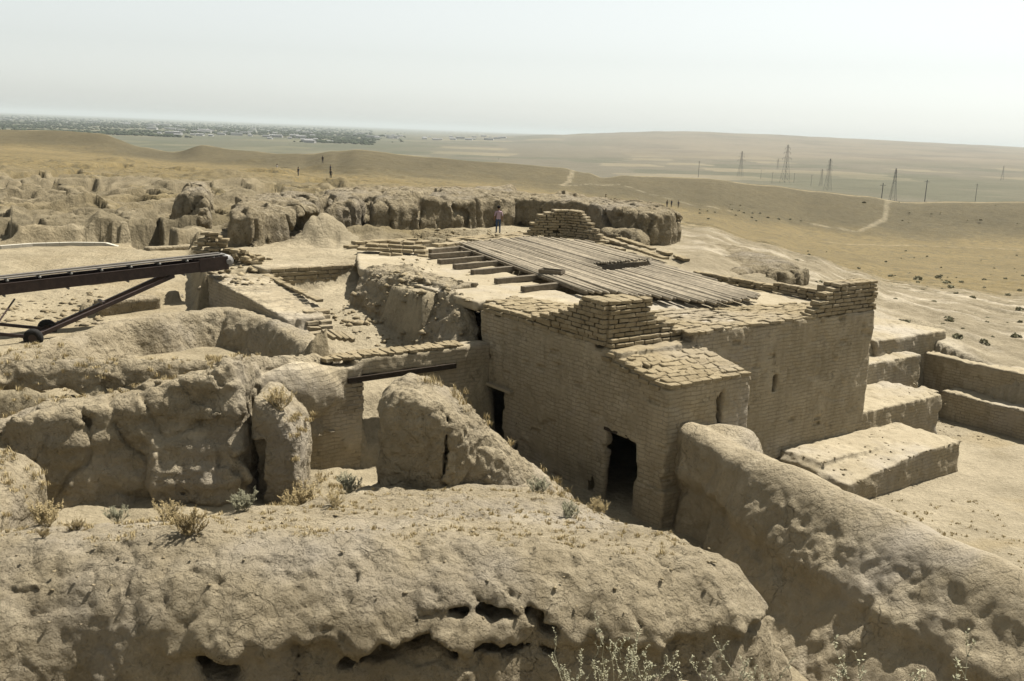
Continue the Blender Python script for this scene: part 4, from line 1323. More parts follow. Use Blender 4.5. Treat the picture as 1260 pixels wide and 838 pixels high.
sculpt('wall', (-3.7, -14.6, 2.7), (4.0, -12.4, 5.5), 0.085, bk, M['wall_u'], ((1.2, 0.07, 'f'), (0.5, 0.04, 'f')), parent=BW, local=True, seed=75)
for k in range(6):
    course_run(BW, -2.9, -12.84, 1, 0, 6.2, 4.98 - k * 0.19, 0.16, 0.62, 0.165, off=.3 * (k % 2), ragged=.03)

for i, (a, b, wd, hh, lab) in enumerate(((at(112, 358, 3.05), at(219, 351, 3.05), .55, .48, 'long low earth bench behind the conveyor strut'), (at(122, 388, 3.0), at(199, 382, 3.0), .8, .62, 'thicker earth bench nearest the conveyor wheels'), (at(196, 372, 3.0), at(226, 370, 3.0), .35, .3, 'stub of low bench beside the thicker one'), (at(182, 318, 3.7), at(243, 316, 3.6), .5, .62, 'low cut step of earth below the kerb end'))):
    a2, b2 = a[:2], b[:2]

    def bf(X, Y, Z, a2=a2, b2=b2, wd=wd, hh=hh, z0=a[2]):
        e = b2 - a2; L = np.linalg.norm(e); e = e / L
        s_ = (X - a2[0]) * e[0] + (Y - a2[1]) * e[1]; q_ = -(X - a2[0]) * e[1] + (Y - a2[1]) * e[0]
        return sd_box(s_, q_, Z, (0, 0, z0 - .6), (L, wd, z0 + hh), .06)
    lo_ = (min(a2[0], b2[0]) - 1, min(a2[1], b2[1]) - 1, a[2] - .6); hi_ = (max(a2[0], b2[0]) + 1, max(a2[1], b2[1]) + 1.6, a[2] + hh + .4)
    tag(sculpt('earth_bench', lo_, hi_, .09, bf, M['adobe'], ((1.0, .10, 'f'), (.4, .05, 'f')), seed=120 + i), lab, 'bench')

# low courses of brick left of the joists
LC = thing('low_brick_wall', 'low run of weathered brick courses beside the exposed joist ends', 'wall', tuple(at(485, 312, 5.3)))


def run_w(parent, a, b, z, bl, depth=.36, ht=.16, jit=1.5, ragged=.08, off=0):
    a = np.array(a[:2]); b = np.array(b[:2]); L = np.linalg.norm(b - a); d = (b - a) / L
    yaw = math.atan2(d[1], d[0]); p = -off
    while p < L:
        l = bl * random.uniform(.8, 1.15)
        if random.random() > ragged:
            c = a + d * (p + l / 2)
            brick(parent, (c[0], c[1], z), yaw, (l - .03, depth, ht), jit)
        p += l


a, b = at(437, 312, 5.3), at(527, 317, 5.3)
for k in range(4):
    a2 = a + (b - a) * [0, .02, .12, .3][k] + np.array((0, .35 * k, 0)); b2 = b + np.array((-.1 * k, .35 * k, 0))
    run_w(LC, a2, b2, 5.36 + k * 0.17, 0.62, .5)
a, b = at(425, 306, 5.3), at(520, 300, 5.3)
for k in range(2):
    run_w(LC, a + (b - a) * .1 * k, b, 5.4 + k * 0.17, 0.7, .5)
LC2 = thing('roof_edge_courses', 'scattered flat bricks edging the far end of the pole roof', 'brickwork', tuple(at(600, 292, 5.4)))
for k in range(3):
    run_w(LC2, at(535 + 8 * k, 302 - 3.6 * k, 5.45), at(650, 291 - 2 * k, 5.45), 5.46, 0.7, .55, .14, 3, .18)
run_w(LC2, at(738, 292, 5.45), at(815, 318, 5.45), 5.5, 0.6, .4, .14, 2, .1)
run_w(LC2, at(752, 290, 5.45), at(840, 318, 5.45), 5.46, 0.7, .4, .14, 2, .2)
run_w(LC2, at(735, 300, 5.45), at(760, 306, 5.45), 5.46, 0.6, .4, .14, 2, .1)

# stepped brick stub behind the roof
BS = thing('brick_stub', 'stepped pyramid-like stub of ruined brick wall standing behind the pole roof', 'ruin', tuple(at(697, 297, 5.45)))
cs = at(698, 293, 5.45)
for k in range(11):
    z = 5.52 + k * 0.155
    Ll = [2.7, 2.45, 2.3, 2.1, 2.0, 1.85, 1.75, 1.6, 1.5, 1.2, .9][k]; Lr = [2.5, 2.35, 2.2, 2.0, 1.9, 1.8, 1.6, 1.5, 1.3, 1.0, .7][k]
    dl = np.array((-0.97, -0.24)); dr = np.array((0.80, -0.60))
    for rowo in (0.0, 0.42):
        if rowo and k < 8: continue
        run_w(BS, cs[:2] + np.array((.0, rowo)), cs[:2] + dl * Ll + np.array((0, rowo)), z, .5, .42, .135, 1.6, .03, .2 * (k % 2))
        run_w(BS, cs[:2] + np.array((.08, -.05 + rowo)), cs[:2] + dr * Lr + np.array((0, rowo)), z, .46, .42, .135, 1.6, .03, .2 * (k % 2))
core = MB(); core.box((cs[0] - .3, cs[1] + .75, 6.15), (2.2, 0.9, 1.5)); core.build('wall_core', M['adobe_far'], BS)

# heap of bricks at the end of the passage wall, by the conveyor head
BH = thing('brick_heap', 'loose heap of stacked bricks beside the conveyor head', 'bricks', tuple(at(270, 325, 5.1)))
hc = at(267, 322, 5.0)
for k in range(10):
    n_ = [5, 5, 4, 4, 4, 3, 3, 3, 2, 2][k]
    for i in range(n_):
        brick(BH, (hc[0] + (i - n_ / 2) * .44 + random.uniform(-.1, .1), hc[1] + random.uniform(-.25, .25), 5.0 + k * .15), random.uniform(-.3, .3), (.5, .4, .14), 3, .05)
for i in range(34):
    k = random.random()
    brick(BH, (hc[0] + .7 + k * 1.3 + random.uniform(-.2, .3), hc[1] + random.uniform(-1.2, .8), 5.1 + max(0, (1 - k) * 1.1 * random.random())), random.uniform(0, 3), (random.uniform(.2, .5), random.uniform(.2, .35), .15), 3, .3)

# ------------------------------------------------------------------ stepped blocks and retaining walls on the right
def block(name, label, lo, hi, seed, noise=((1.5, .10, 'f'), (0.6, .06, 'f'), (0.7, .06, 'c'), (0.5, .05, 'b'), (0.25, .025, 'f')), h=0.08, extra=None, cat='block'):
    def f(X, Y, Z):
        d = sd_box(X, Y, Z, lo, hi, 0.05)
        return extra(d, X, Y, Z) if extra else d
    o = sculpt(name, tuple(l - .4 for l in lo), tuple(h_ + .4 for h_ in hi), h, f, M['wall_u'], noise, local=True, seed=seed)
    o.data.materials.append(M['wall_v']); o.data.materials.append(M['plaster'])
    assign_by_normal(o, lambda n: np.where(n[:, 2] > 0.6, 2, np.where(np.abs(n[:, :2] @ UD) > 0.7, 1, 0)))
    return tag(o, label, cat)


block('earth_block', 'highest stepped clay block right of the building, above the retaining wall', (19.5, -3.0, -.4), (25.4, 3.8, 2.85), 81)
block('earth_block', 'narrow stepped clay block just in front of the highest one', (15.0, 1.0, -.8), (22.0, 4.6, 2.12), 82)
block('earth_block', 'flat-topped clay block with pale top against the foot of the tall wall', (13.2, 3.2, -1.1), (19.3, 7.35, 1.2), 83)


def lowb(d, X, Y, Z):
    heap = sd_ell(X, Y, Z, (9.6, 8.2, -0.4), (2.6, 1.5, .8))
    return smin(np.maximum(d, (Z - 0.42 + 0.10 * np.clip(13 - X, 0, 5) * (Y > 9))), heap, 0.4)


block('brick_platform', 'low eroded brick platform with rubble at the foot of the tall wall', (8.6, 7.3, -1.2), (15.9, 10.2, .65), 84, ((1.5, .09, 'f'), (0.5, .07, 'r'), (0.25, .03, 'f')), 0.075, lowb, 'platform')
block('retaining_wall', 'long shaded retaining wall holding back the white gullied slope', (23.7, 3.2, -0.9), (25.0, 20, 1.86), 85, cat='wall')
block('bench_wall', 'low bench wall stepping down into the right-hand courtyard', (22.6, 5.4, -1.1), (23.75, 20, 0.5), 86, cat='wall')
block('cross_bench', 'short low earth step closing the courtyard beside the bench wall', (19.2, 4.5, -1.1), (22.65, 5.45, 0.48), 87, cat='step')

# ------------------------------------------------------------------ far eroded blocks behind the building
def far_mass(name, label, poly, z0, z1, seed, rnd=0.4, amp=1.0, batter=.06, h=.13, cuts=()):
    P = np.array(poly)
    lo = (P[:, 0].min() - 1.5, P[:, 1].min() - 1.5, z0 - 2.4); hi = (P[:, 0].max() + 1.5, P[:, 1].max() + 1.5, z1 + .9)

    def f(X, Y, Z):
        x2, y2 = X[:, :, 0], Y[:, :, 0]
        s = poly_sd(P, x2, y2) + 0.3 * fbm(x2 / 2, y2 / 2, None, 3, .5, seed)
        top = z1 + 0.25 * fbm(x2 / 2.5, y2 / 2.5, None, 2, .5, seed + 1)
        d = smax(Z - top[:, :, None], s[:, :, None] + (Z - z0) * batter, rnd)
        for c, r_ in cuts: d = np.maximum(d, -sd_ell(X, Y, Z, c, r_))
        return d
    o = sculpt(name, lo, hi, h, f, M['adobe_far'], ((2.5, .24 * amp, 'f'), (1.7, .38 * amp, 'c'), (0.9, .16 * amp, 'v'), (0.6, .13, 's'), (0.35, .10, 'f')), seed=seed)
    return tag(o, label, 'ruin')


fl = [at(512, 279, 5.4)[:2], at(560, 277, 5.4)[:2], at(640, 274, 5.4)[:2], at(705, 280, 5.4)[:2], at(750, 290, 5.3)[:2], at(790, 299, 5.2)[:2], at(828, 302, 5.0)[:2], at(838, 296, 5.0)[:2], at(812, 287, 5.0)[:2]]
ys = [p[1] for p in fl]
fl = fl + [(9.0, 72), (4, 76), (-6.5, 76)]
far_mass('eroded_cliff_wall', 'long vertical cut face of eroded clay wall behind the standing visitor', fl, 5.2, 7.15, 101)
far_mass('eroded_block', 'rounded clay block with vertical sides next to the long cut face', [at(453, 285, 5.2)[:2], at(514, 281, 5.3)[:2], at(516, 268, 5.3)[:2], at(456, 270, 5.3)[:2]], 5.0, 7.2, 102, .8)
far_mass('eroded_block', 'flat-topped clay block left of the rounded block', [at(398, 284, 5.2)[:2], at(449, 281, 5.2)[:2], at(450, 268, 5.2)[:2], at(400, 270, 5.2)[:2]], 5.0, 7.0, 103, .7)
far_mass('eroded_mass', 'bulky hollowed clay mass with a dark overhang near the conveyor head', [at(280, 306, 5.0)[:2], at(310, 309, 5.0)[:2], at(335, 305, 5.0)[:2], at(372, 296, 5.1)[:2], at(398, 288, 5.1)[:2], at(400, 270, 5.1)[:2], at(330, 272, 5.0)[:2], at(285, 280, 5)[:2]], 4.8, 7.05, 104, .6, 1.1, .10,
         cuts=((tuple(at(375, 280, 5.6)), (2.2, 2.4, .8)),))
far_mass('eroded_block', 'small upright clay stub above the dug pit', [at(239, 286, 4.9)[:2], at(262, 283, 4.9)[:2], at(262, 272, 4.9)[:2], at(243, 274, 4.9)[:2]], 4.4, 6.2, 105, .6, .7)
far_mass('eroded_hump', 'low sloping clay hump behind the stepped brick stub', [at(735, 293, 5.3)[:2], at(790, 303, 5.2)[:2], at(800, 298, 5.2)[:2], at(745, 284, 5.3)[:2]], 4.9, 5.95, 106, .6, .5)
far_mass('eroded_ledge', 'long low clay ledge crossing behind the rounded blocks', [at(380, 252, 6)[:2], at(520, 247, 6)[:2], at(640, 245, 6)[:2], at(640, 236, 6)[:2], at(400, 240, 6)[:2]], 5.0, 6.7, 107, .8, 1.0, .2, .2)
far_mass('eroded_mass', 'eroded hummock of clay in front of the dark field trenches', [at(212, 252, 5)[:2], at(262, 256, 5)[:2], at(268, 240, 5)[:2], at(222, 238, 5)[:2]], 4.6, 6.3, 108, .8, 1.2, .3, .2)
far_mass('clay_patch', 'smooth pale clay shelf beyond the roof parapet', [at(850, 318, 5)[:2], at(905, 335, 4.9)[:2], at(985, 330, 4.6)[:2], at(930, 310, 4.6)[:2], at(880, 303, 4.6)[:2]], 4.2, 4.9, 109, .4, .35, .1, .13)
far_mass('clay_stub', 'small rough clay stub on the pale shelf beyond the parapet', [at(938, 334, 5)[:2], at(992, 332, 5)[:2], at(996, 326, 5)[:2], at(945, 327, 5)[:2]], 4.5, 5.0, 110, .3, 1.0, .1, .11)

# ------------------------------------------------------------------ belt conveyor
cv_h, cv_t = atd(276, 320, 42.3), atd(-190, 372, 34.0)
K = thing('belt_conveyor', 'long brown steel belt conveyor on two black tyres', 'conveyor', tuple(atd(48, 425, 36.6)))
ax = (cv_h - cv_t); LEN = np.linalg.norm(ax); ax /= LEN
side = np.cross(ax, (0, 0, 1)); side /= np.linalg.norm(side)
upv = np.cross(side, ax)
for sgn in (-1, 1):
    MB().bar(cv_t + side * .42 * sgn - upv * .12, cv_h - ax * .15 + side * .42 * sgn - upv * .12, 0.07, 0.40, upv).build('side_frame', M['rust'], K)
    MB().bar(cv_h - ax * 1.25 + side * .47 * sgn - upv * .05, cv_h + ax * .0 + side * .47 * sgn - upv * .05, 0.05, 0.58, upv).build('head_plate', M['rust'], K)
    MB().bar(cv_t + side * .44 * sgn + upv * .10, cv_h - ax * 1.2 + side * .44 * sgn + upv * .10, 0.10, 0.04, upv).build('side_flange', M['rust'], K)
bl = MB()
for o0, o1, zz in ((-.40, -.15, .30), (-.15, .15, .26), (.15, .40, .30)):
    bl.bar(cv_t + side * (o0 + o1) / 2 + upv * zz, cv_h - ax * .1 + side * (o0 + o1) / 2 + upv * zz, o1 - o0, 0.035, upv)
bl.bar(cv_t - upv * .33, cv_h - ax * .2 - upv * .30, 0.7, 0.03, upv)
bl.build('belt', M['belt'], K)
MB().tube([cv_h - side * .40, cv_h + side * .40], 0.27, 20).build('head_drum', M['steel'], K, True)
for sgn in (-1, 1):
    MB().tube([cv_h + side * .49 * sgn, cv_h + side * .60 * sgn], 0.11, 12).build('bearing', M['steel'], K)
n_ = int(LEN / 1.1)
for i in range(n_):
    c = cv_t + ax * (i + .5) * LEN / n_
    r_ = MB().tube([c - side * .40 + upv * .20, c + side * .40 + upv * .20], .05, 8).build('roller', M['steel'], K, True)
for i in range(0, n_, 1):
    c = cv_t + ax * (i + .7) * LEN / n_
    MB().bar(c - side * .42 - upv * .25, c + side * .42 - upv * .25, .06, .06, upv).build('cross_member', M['rust'], K)
for i in range(0, n_, 2):
    c = cv_t + ax * (i + .35) * LEN / n_
    MB().tube([c - side * .38 - upv * .38, c + side * .38 - upv * .38], .045, 8).build('roller', M['steel'], K, True)
    MB().bar(c - side * .46 - upv * .30, c - side * .46 - upv * .44, .05, .05).build('bracket', M['rust'], K)
ws = [atd(41, 416, 36.4), atd(58, 404, 37.9)]
axle = ws[1] - ws[0]; axle /= np.linalg.norm(axle)
for p in ws:
    wh = MB().torus(p, axle, .25, .125, 22, 10).build('wheel', M['rubber'], K, True)
    MB().tube([p - axle * .1, p + axle * .1], .17, 14).build('rim', M['rust'], wh)
MB().bar(ws[0], ws[1], .09).build('axle', M['rust'], K)
up_pt = cv_t + ax * (LEN * (197 + 190) / (276 + 190) * 1.0)
for k, p in enumerate(ws):
    off = side * (.36 if k == 0 else -.36)
    f = p * .88 + (ws[0] + ws[1]) / 2 * .12
    MB().bar(f, up_pt + off - upv * .36, .13, .15).build('strut', M['rust'], K)
    MB().bar(f, atd(-140, 385 + 12 * (1 - k), 33.5 + k), .10, .12).build('drawbar', M['rust'], K)
mid = (ws[0] + ws[1]) / 2
MB().bar(mid + (up_pt - mid) * .45 - side * .4, mid + (up_pt - mid) * .45 + side * .4, .1).build('brace', M['rust'], K)
MB().bar(atd(-3, 398, 35.4), atd(18, 368, 37.5), .05).build('brace', M['rust'], K)

# pale kerb curving across the ground behind the conveyor
kp = [(-60, 306), (0, 303), (40, 300.5), (90, 299.5), (130, 299.8), (170, 302), (205, 304.5), (246, 305)]
KB = thing('kerb', 'narrow pale concrete kerb curving across the ground behind the conveyor', 'kerb', tuple(at(100, 302, 4.6)))
kw = [at(a, b + 2.0, 4.1)[:2] for a, b in kp[:-2]]
for a, b in zip(kw[:-1], kw[1:]):
    for s0 in np.linspace(0, 1, 4)[:-1]:
        p = a + (b - a) * s0; q = a + (b - a) * (s0 + .325)
        z0_, z1_ = (float(v_) for v_ in height(np.array([a[0], b[0]]), np.array([a[1], b[1]])))
        zp, zq = z0_ + (z1_ - z0_) * s0, z0_ + (z1_ - z0_) * (s0 + .325)
        MB().bar((*p, zp + .06), (*q, zq + .06), .30, .24).build('kerb_stone', M['kerb'], KB)

# ------------------------------------------------------------------ vegetation
def hgrid():
    """lookup of the highest built surface for planting"""
    V_ = np.concatenate(HMAPS)
    cell = 0.2; x0, y0, nx, ny = -22, 10, 260, 160
    ix = ((V_[:, 0] - x0) / cell).astype(int); iy = ((V_[:, 1] - y0) / cell).astype(int)
    ok = (ix >= 0) & (ix < nx) & (iy >= 0) & (iy < ny)
    g = np.full((nx, ny), -50.0)
    np.maximum.at(g, (ix[ok], iy[ok]), V_[ok, 2])

    def f(x, y):
        x = np.atleast_1d(x); y = np.atleast_1d(y)
        i = np.clip(((x - x0) / cell).astype(int), 0, nx - 1); j = np.clip(((y - y0) / cell).astype(int), 0, ny - 1)
        return np.maximum(g[i, j] - 0.03, height(x.astype(float), y.astype(float)))
    return f


TOP = hgrid()


def blades(x, y, z, n_per, hgt, spread, wid, seed):
    """flat tapering blades, n_per per site -> one mesh"""
    r = np.random.default_rng(seed)
    N = len(x) * n_per
    bx = np.repeat(x, n_per) + r.normal(0, spread * .35, N); by = np.repeat(y, n_per) + r.normal(0, spread * .35, N); bz = np.repeat(z, n_per) - .02
    a = r.uniform(0, 2 * np.pi, N); lean = np.abs(r.normal(0.35, .3, N))
    L = np.repeat(hgt, n_per) * r.uniform(.45, 1.15, N)
    dx, dy = np.cos(a), np.sin(a)
    wx, wy = -dy * wid, dx * wid
    p1 = np.stack([bx + dx * L * lean * .35, by + dy * L * lean * .35, bz + L * .6], 1); p2 = np.stack([bx + dx * L * lean, by + dy * L * lean, bz + L * np.sqrt(np.clip(1 - lean * lean * .6, .15, 1))], 1)
    p0 = np.stack([bx, by, bz], 1); wv = np.stack([wx, wy, wx * 0], 1)
    v = np.stack([p0 - wv, p0 + wv, p1 - wv * .8, p1 + wv * .8, p2], 1).reshape(-1, 3)
    b = np.arange(N)[:, None] * 5
    f = np.concatenate([b + np.array([[0, 1, 3]]), b + np.array([[0, 3, 2]]), b + np.array([[2, 3, 4]])])
    return v, f


def grass_zone(label, polys, count, hgt, n_per, mat, seed, wid=.006, surf=TOP, clump=.6):
    xs, ys, hs = [], [], []
    r = np.random.default_rng(seed)
    for poly in polys:
        P = np.array(poly)[:, :2]
        lo, hi = P.min(0), P.max(0)
        q = r.uniform(lo, hi, (count * 3, 2))
        q = q[poly_sd(P, q[:, 0], q[:, 1]) < 0]
        n_ = fbm(q[:, 0] / clump, q[:, 1] / clump, None, 2, .5, seed)
        q = q[n_ > 0.05][:count]
        xs.append(q[:, 0]); ys.append(q[:, 1]); hs.append(hgt * r.uniform(.5, 1.3, len(q)))
    x = np.concatenate(xs); y = np.concatenate(ys); hh = np.concatenate(hs)
    v, f = blades(x, y, surf(x, y), n_per, hh, hgt * .8, wid, seed)
    o = obj('dry_grass', mesh_arrays('dry_grass', v, f, False), mat)
    return tag(o, label, 'grass', kind='stuff')


grass_zone('short dry straw tufts along the top and back of the foreground mound', [[(-11, 17.6), (-4, 18.5), (-3.5, 20.8), (-11, 19.8)], [(-4, 19.5), (3, 19), (2.2, 23.5), (-3.5, 23.5)], [(-8, 16.8), (3.5, 17), (3.5, 19), (-8, 18)]], 420, .085, 16, M['dry'], 201)
grass_zone('straw-coloured grass growing in the hollow between mound, bank and stump', [[(-7.2, 23), (-4.2, 23.5), (-3.8, 27.5), (-6.0, 30)], [(-13, 20), (-6, 20.6), (-6.5, 24.8), (-13, 24)]], 520, .16, 18, M['dry'], 202, .008)
grass_zone('dry grass on the top of the shaded bank and curved bank', [[(-16, 27), (-8.2, 28.2), (-8.3, 31.3), (-16, 31)], [(-14.5, 30), (-9, 30.5), (-10, 33), (-14.5, 32)]], 330, .15, 16, M['dry'], 203, .008)
grass_zone('yellow grass tuft patch growing over the shoulder of the cracked stump', [[(-2.4, 25.3), (-1.0, 25.2), (0.2, 26.2), (-0.8, 26.6), (-2.2, 26.2)]], 45, .22, 16, M['dry'], 204, .008)
grass_zone('dry weeds at the foot of the doorway wall', [[(1.0, 24.5), (2.2, 24.3), (3.2, 28.6), (1.0, 29.2)]], 60, .20, 16, M['dry'], 205, .008)
grass_zone('sparse golden tufts over the right-hand courtyard floor', [[(9, 20), (18, 24), (17, 34), (13, 33), (10, 28)]], 700, .09, 12, M['dry'], 206, .010, clump=.8)


def stem_plant(mat_name, seed, n_st, hgt, spread, branch, buds, rad=.004):
    r = random.Random(seed)
    m = MB()
    def leafq(p, L, d):
        s_ = Vector((-d.y, d.x, .2)).normalized() * L * .3
        b = len(m.v); p = Vector(p)
        for q in (p - s_ * .3, p + d * L * .5 + s_, p + d * L, p + d * L * .5 - s_): m.v.append(np.array(q))
        m.f.append([b, b + 1, b + 2, b + 3])
    def stem(p, d, L, rr, lvl):
        pts = [np.array(p)]; q = Vector(p); dd = Vector(d)
        n_ = 5
        for i in range(n_):
            dd = (dd + Vector((r.uniform(-.22, .22), r.uniform(-.22, .22), r.uniform(-.05, .16)))).normalized()
            q = q + dd * L / n_
            pts.append(np.array(q))
            if lvl < 2 and i >= 1:
                for _ in range(branch):
                    if r.random() < .75:
                        bd = (dd + Vector((r.uniform(-1, 1), r.uniform(-1, 1), r.uniform(0, .6)))).normalized()
                        stem(q, bd, L * r.uniform(.22, .42), rr * .65, lvl + 1)
            if buds and r.random() < .8:
                for _ in range(2):
                    leafq(q, r.uniform(.008, .017), Vector((r.uniform(-1, 1), r.uniform(-1, 1), r.uniform(-.1, .9))).normalized())
        m.tube(pts, [rr * (1 - .5 * i / n_) for i in range(n_ + 1)], 4, False)
        if buds:
            for _ in range(3): leafq(q, r.uniform(.010, .020), Vector((r.uniform(-1, 1), r.uniform(-1, 1), r.uniform(.2, 1))).normalized())
    for i in range(n_st):
        a = r.uniform(0, 6.283); sp = r.uniform(.1, 1) * spread
        stem((r.uniform(-.04, .04), r.uniform(-.04, .04), -.03), Vector((math.cos(a) * sp, math.sin(a) * sp, 1)).normalized(), hgt * r.uniform(.65, 1.1), rad, 0)
    me = m.mesh(mat_name + '_plant')
    me.materials.append(M[mat_name])
    return me


herbs = [stem_plant('sage', 300 + i, 8, .46, .6, 1, True, .0036) for i in range(3)]
for i, (px, py, d, hv, lab) in enumerate([(752, 772, 4.6, 0, 'tall grey-green budding herb with forked stems below the mound hollows'), (798, 778, 4.7, 1, 'bushy grey-green herb leaning beside the tallest herb'), (705, 792, 4.6, 2, 'thin herb with few stems beside the tallest herb'),
                                  (884, 795, 4.7, 2, 'spindly grey-green herb near the rounded end of the mound'), (925, 800, 4.8, 0, 'short herb clump just beyond the spindly herb'),
                                  (1085, 806, 4.8, 1, 'thin dry herb in front of the shaded side of the long eroded wall'), (1150, 815, 4.8, 2, 'low twiggy herb before the long eroded wall'), (1205, 812, 4.9, 0, 'wispy herb farthest along before the long eroded wall')]):
    p = atd(px, py, d)
    z = float(height(np.array([p[0]]), np.array([p[1]]))[0])
    o = obj('herb', herbs[hv]); o.location = (p[0], p[1], z); o.rotation_euler = (0, 0, i * 1.7)
    k = (p[2] - z) / max(v_.co.z for v_ in herbs[hv].vertices)
    o.scale = (min(k, 1.5), min(k, 1.5), k)
    tag(o, lab, 'plant')
bush = stem_plant('brush', 320, 26, .30, 1.5, 2, True, .004)
thist = stem_plant('sage', 321, 22, .30, 1.6, 2, True, .004)
straw = stem_plant('dry', 322, 24, .34, 1.4, 2, True, .004)
for px, py, d, me, sc, lab in [(237, 676, 17.0, bush, 1.35, 'compact brown bush on the foreground mound'), (300, 632, 19.4, thist, 1.3, 'grey thistle clump at the back of the mound below the bank corner'),
                               (205, 640, 19.0, straw, 1.2, 'straw-coloured thistle under the shaded bank face'), (60, 655, 18.6, straw, 1.4, 'tangled dry thistle beside the low earth lump'), (95, 664, 18.0, bush, .7, 'tiny brown shrub near the tangled thistle'),
                               (145, 640, 19.2, thist, 1.0, 'grey-green weed under the middle of the shaded bank'), (700, 640, 20.6, thist, 1.1, 'grey thistle on the mound before the second doorway'), (660, 612, 23.3, thist, 1.2, 'pale thistle at the right foot of the cracked stump'),
                               (410, 623, 20.5, straw, .9, 'flat straw weed on the mound left of the stump'), (370, 590, 26.3, straw, 2.0, 'large dry bush in the hollow before the lintel wall'), (430, 596, 25.6, thist, 1.6, 'grey bush in the hollow close to the stump'),
                               (735, 640, 22.0, straw, 1.0, 'dry weed sprouting before the second doorway'), (55, 690, 17.2, bush, .55, 'little dark tuft low on the mound crest'), (345, 575, 27.2, straw, 1.6, 'dry bush against the sunlit wall stump')]:
    p = atd(px, py, d)
    z = float(TOP(np.array([p[0]]), np.array([p[1]]))[0])
    o = obj('dry_shrub', me); o.location = (p[0], p[1], z); o.rotation_euler = (0, 0, px * .37); o.scale = (sc,) * 3
    tag(o, lab, 'shrub')

# scrub dots on the right-hand slope and in the valley
def scrub_mesh(seed):
    r = np.random.default_rng(seed)
    n_ = 70
    c = r.normal(size=(n_, 3)); c /= np.linalg.norm(c, axis=1)[:, None]; c *= r.uniform(.55, 1, (n_, 1)); c[:, 2] = np.abs(c[:, 2]) * .75
    vs, fs = [], []
    for k in range(n_):
        a = r.normal(size=3); a /= np.linalg.norm(a); b = np.cross(a, r.normal(size=3)); b /= np.linalg.norm(b)
        s_ = r.uniform(.12, .28)
        i = len(vs); vs += [c[k] * .5 - a * s_ + 0 * b, c[k] * .5 + b * s_ * .6, c[k] * .5 + a * s_, c[k] * .5 - b * s_ * .6]; fs.append([i, i + 1, i + 2, i + 3])
    me = bpy.data.meshes.new('scrub_bush'); me.from_pydata([tuple(v) for v in vs], [], fs); me.materials.append(M['scrub'])
    return me


SB = [scrub_mesh(i) for i in range(4)]
spots = [(1111, 300 + 111, .5), (905, 265, .8), (915, 262, .9), (925, 268, .9), (945, 268, 1.0), (958, 270, 1.1), (972, 270, 1.0), (935, 262, .8), (900, 258, .8), (870, 260, .8), (1063, 250, 1.6), (1130, 342, 1.3), (1155, 338, 1.1), (1165, 346, 1.0), (1170, 352, .9), (1096, 337, .8), (1207, 268, 1.2)]
for i in range(95):
    spots.append((random.uniform(960, 1260), random.uniform(300, 425), random.choice([.25, .3, .4, .5, .7])))
for i in range(30):
    spots.append((random.uniform(850, 1260), random.uniform(246, 275), random.choice([.5, .6, .8])))
ZS = np.zeros(len(spots))
for _ in range(10):
    PS = np.array([at(a_[0], a_[1], z_) for a_, z_ in zip(spots, ZS)])
    ZS = 0.5 * ZS + 0.5 * height(PS[:, 0], PS[:, 1])
for i, (px, py, sc) in enumerate(spots):
    p = PS[i]; zz = ZS[i]; sc *= .8
    if p[1] < 44 or p[1] > 460 or (uv_of(p[0], p[1])[0] < 26 and p[1] < 52): continue
    o = obj('scrub_bush', random.choice(SB)); o.location = (p[0], p[1], zz); o.scale = (sc, sc, sc * .85); o.rotation_euler = (0, 0, i * 2.1)
    tag(o, 'small dusty scrub bush on the grassy slope beyond the building', 'bush', 'scrub bushes on the right-hand slope')

# loose stones
def stones(label, polys, count, smin_, smax_, seed, mat='brick', parent=None):
    r = np.random.default_rng(seed)
    base = np.array([(0, 0, 1), (.9, 0, .1), (.28, .85, .1), (-.72, .53, .1), (-.72, -.53, .1), (.28, -.85, .1), (0, 0, -.6)])
    tri = [(0, 1, 2), (0, 2, 3), (0, 3, 4), (0, 4, 5), (0, 5, 1), (6, 2, 1), (6, 3, 2), (6, 4, 3), (6, 5, 4), (6, 1, 5)]
    vs, fs = [], []
    for poly in polys:
        P = np.array(poly)[:, :2]; lo, hi = P.min(0), P.max(0)
        q = r.uniform(lo, hi, (count * 3, 2)); q = q[poly_sd(P, q[:, 0], q[:, 1]) < 0][:count]
        zz = TOP(q[:, 0], q[:, 1])
        for (x, y), z in zip(q, zz):
            s_ = smin_ + (smax_ - smin_) * r.random() ** 2.5; a = r.uniform(0, 6.28)
            sc = np.array([s_ * r.uniform(.8, 1.5), s_, s_ * r.uniform(.4, .8)])
            p = (base + r.normal(0, .14, base.shape)) * sc
            c, sn = math.cos(a), math.sin(a)
            p = np.column_stack([p[:, 0] * c - p[:, 1] * sn, p[:, 0] * sn + p[:, 1] * c, p[:, 2]]) + (x, y, z)
            b = len(vs) * 7; vs.append(p); fs += [(b + i, b + j, b + k) for i, j, k in tri]
    o = obj('rubble', mesh_arrays('rubble', np.concatenate(vs), np.array(fs), False), M[mat])
    return tag(o, label, 'rubble', kind='stuff')


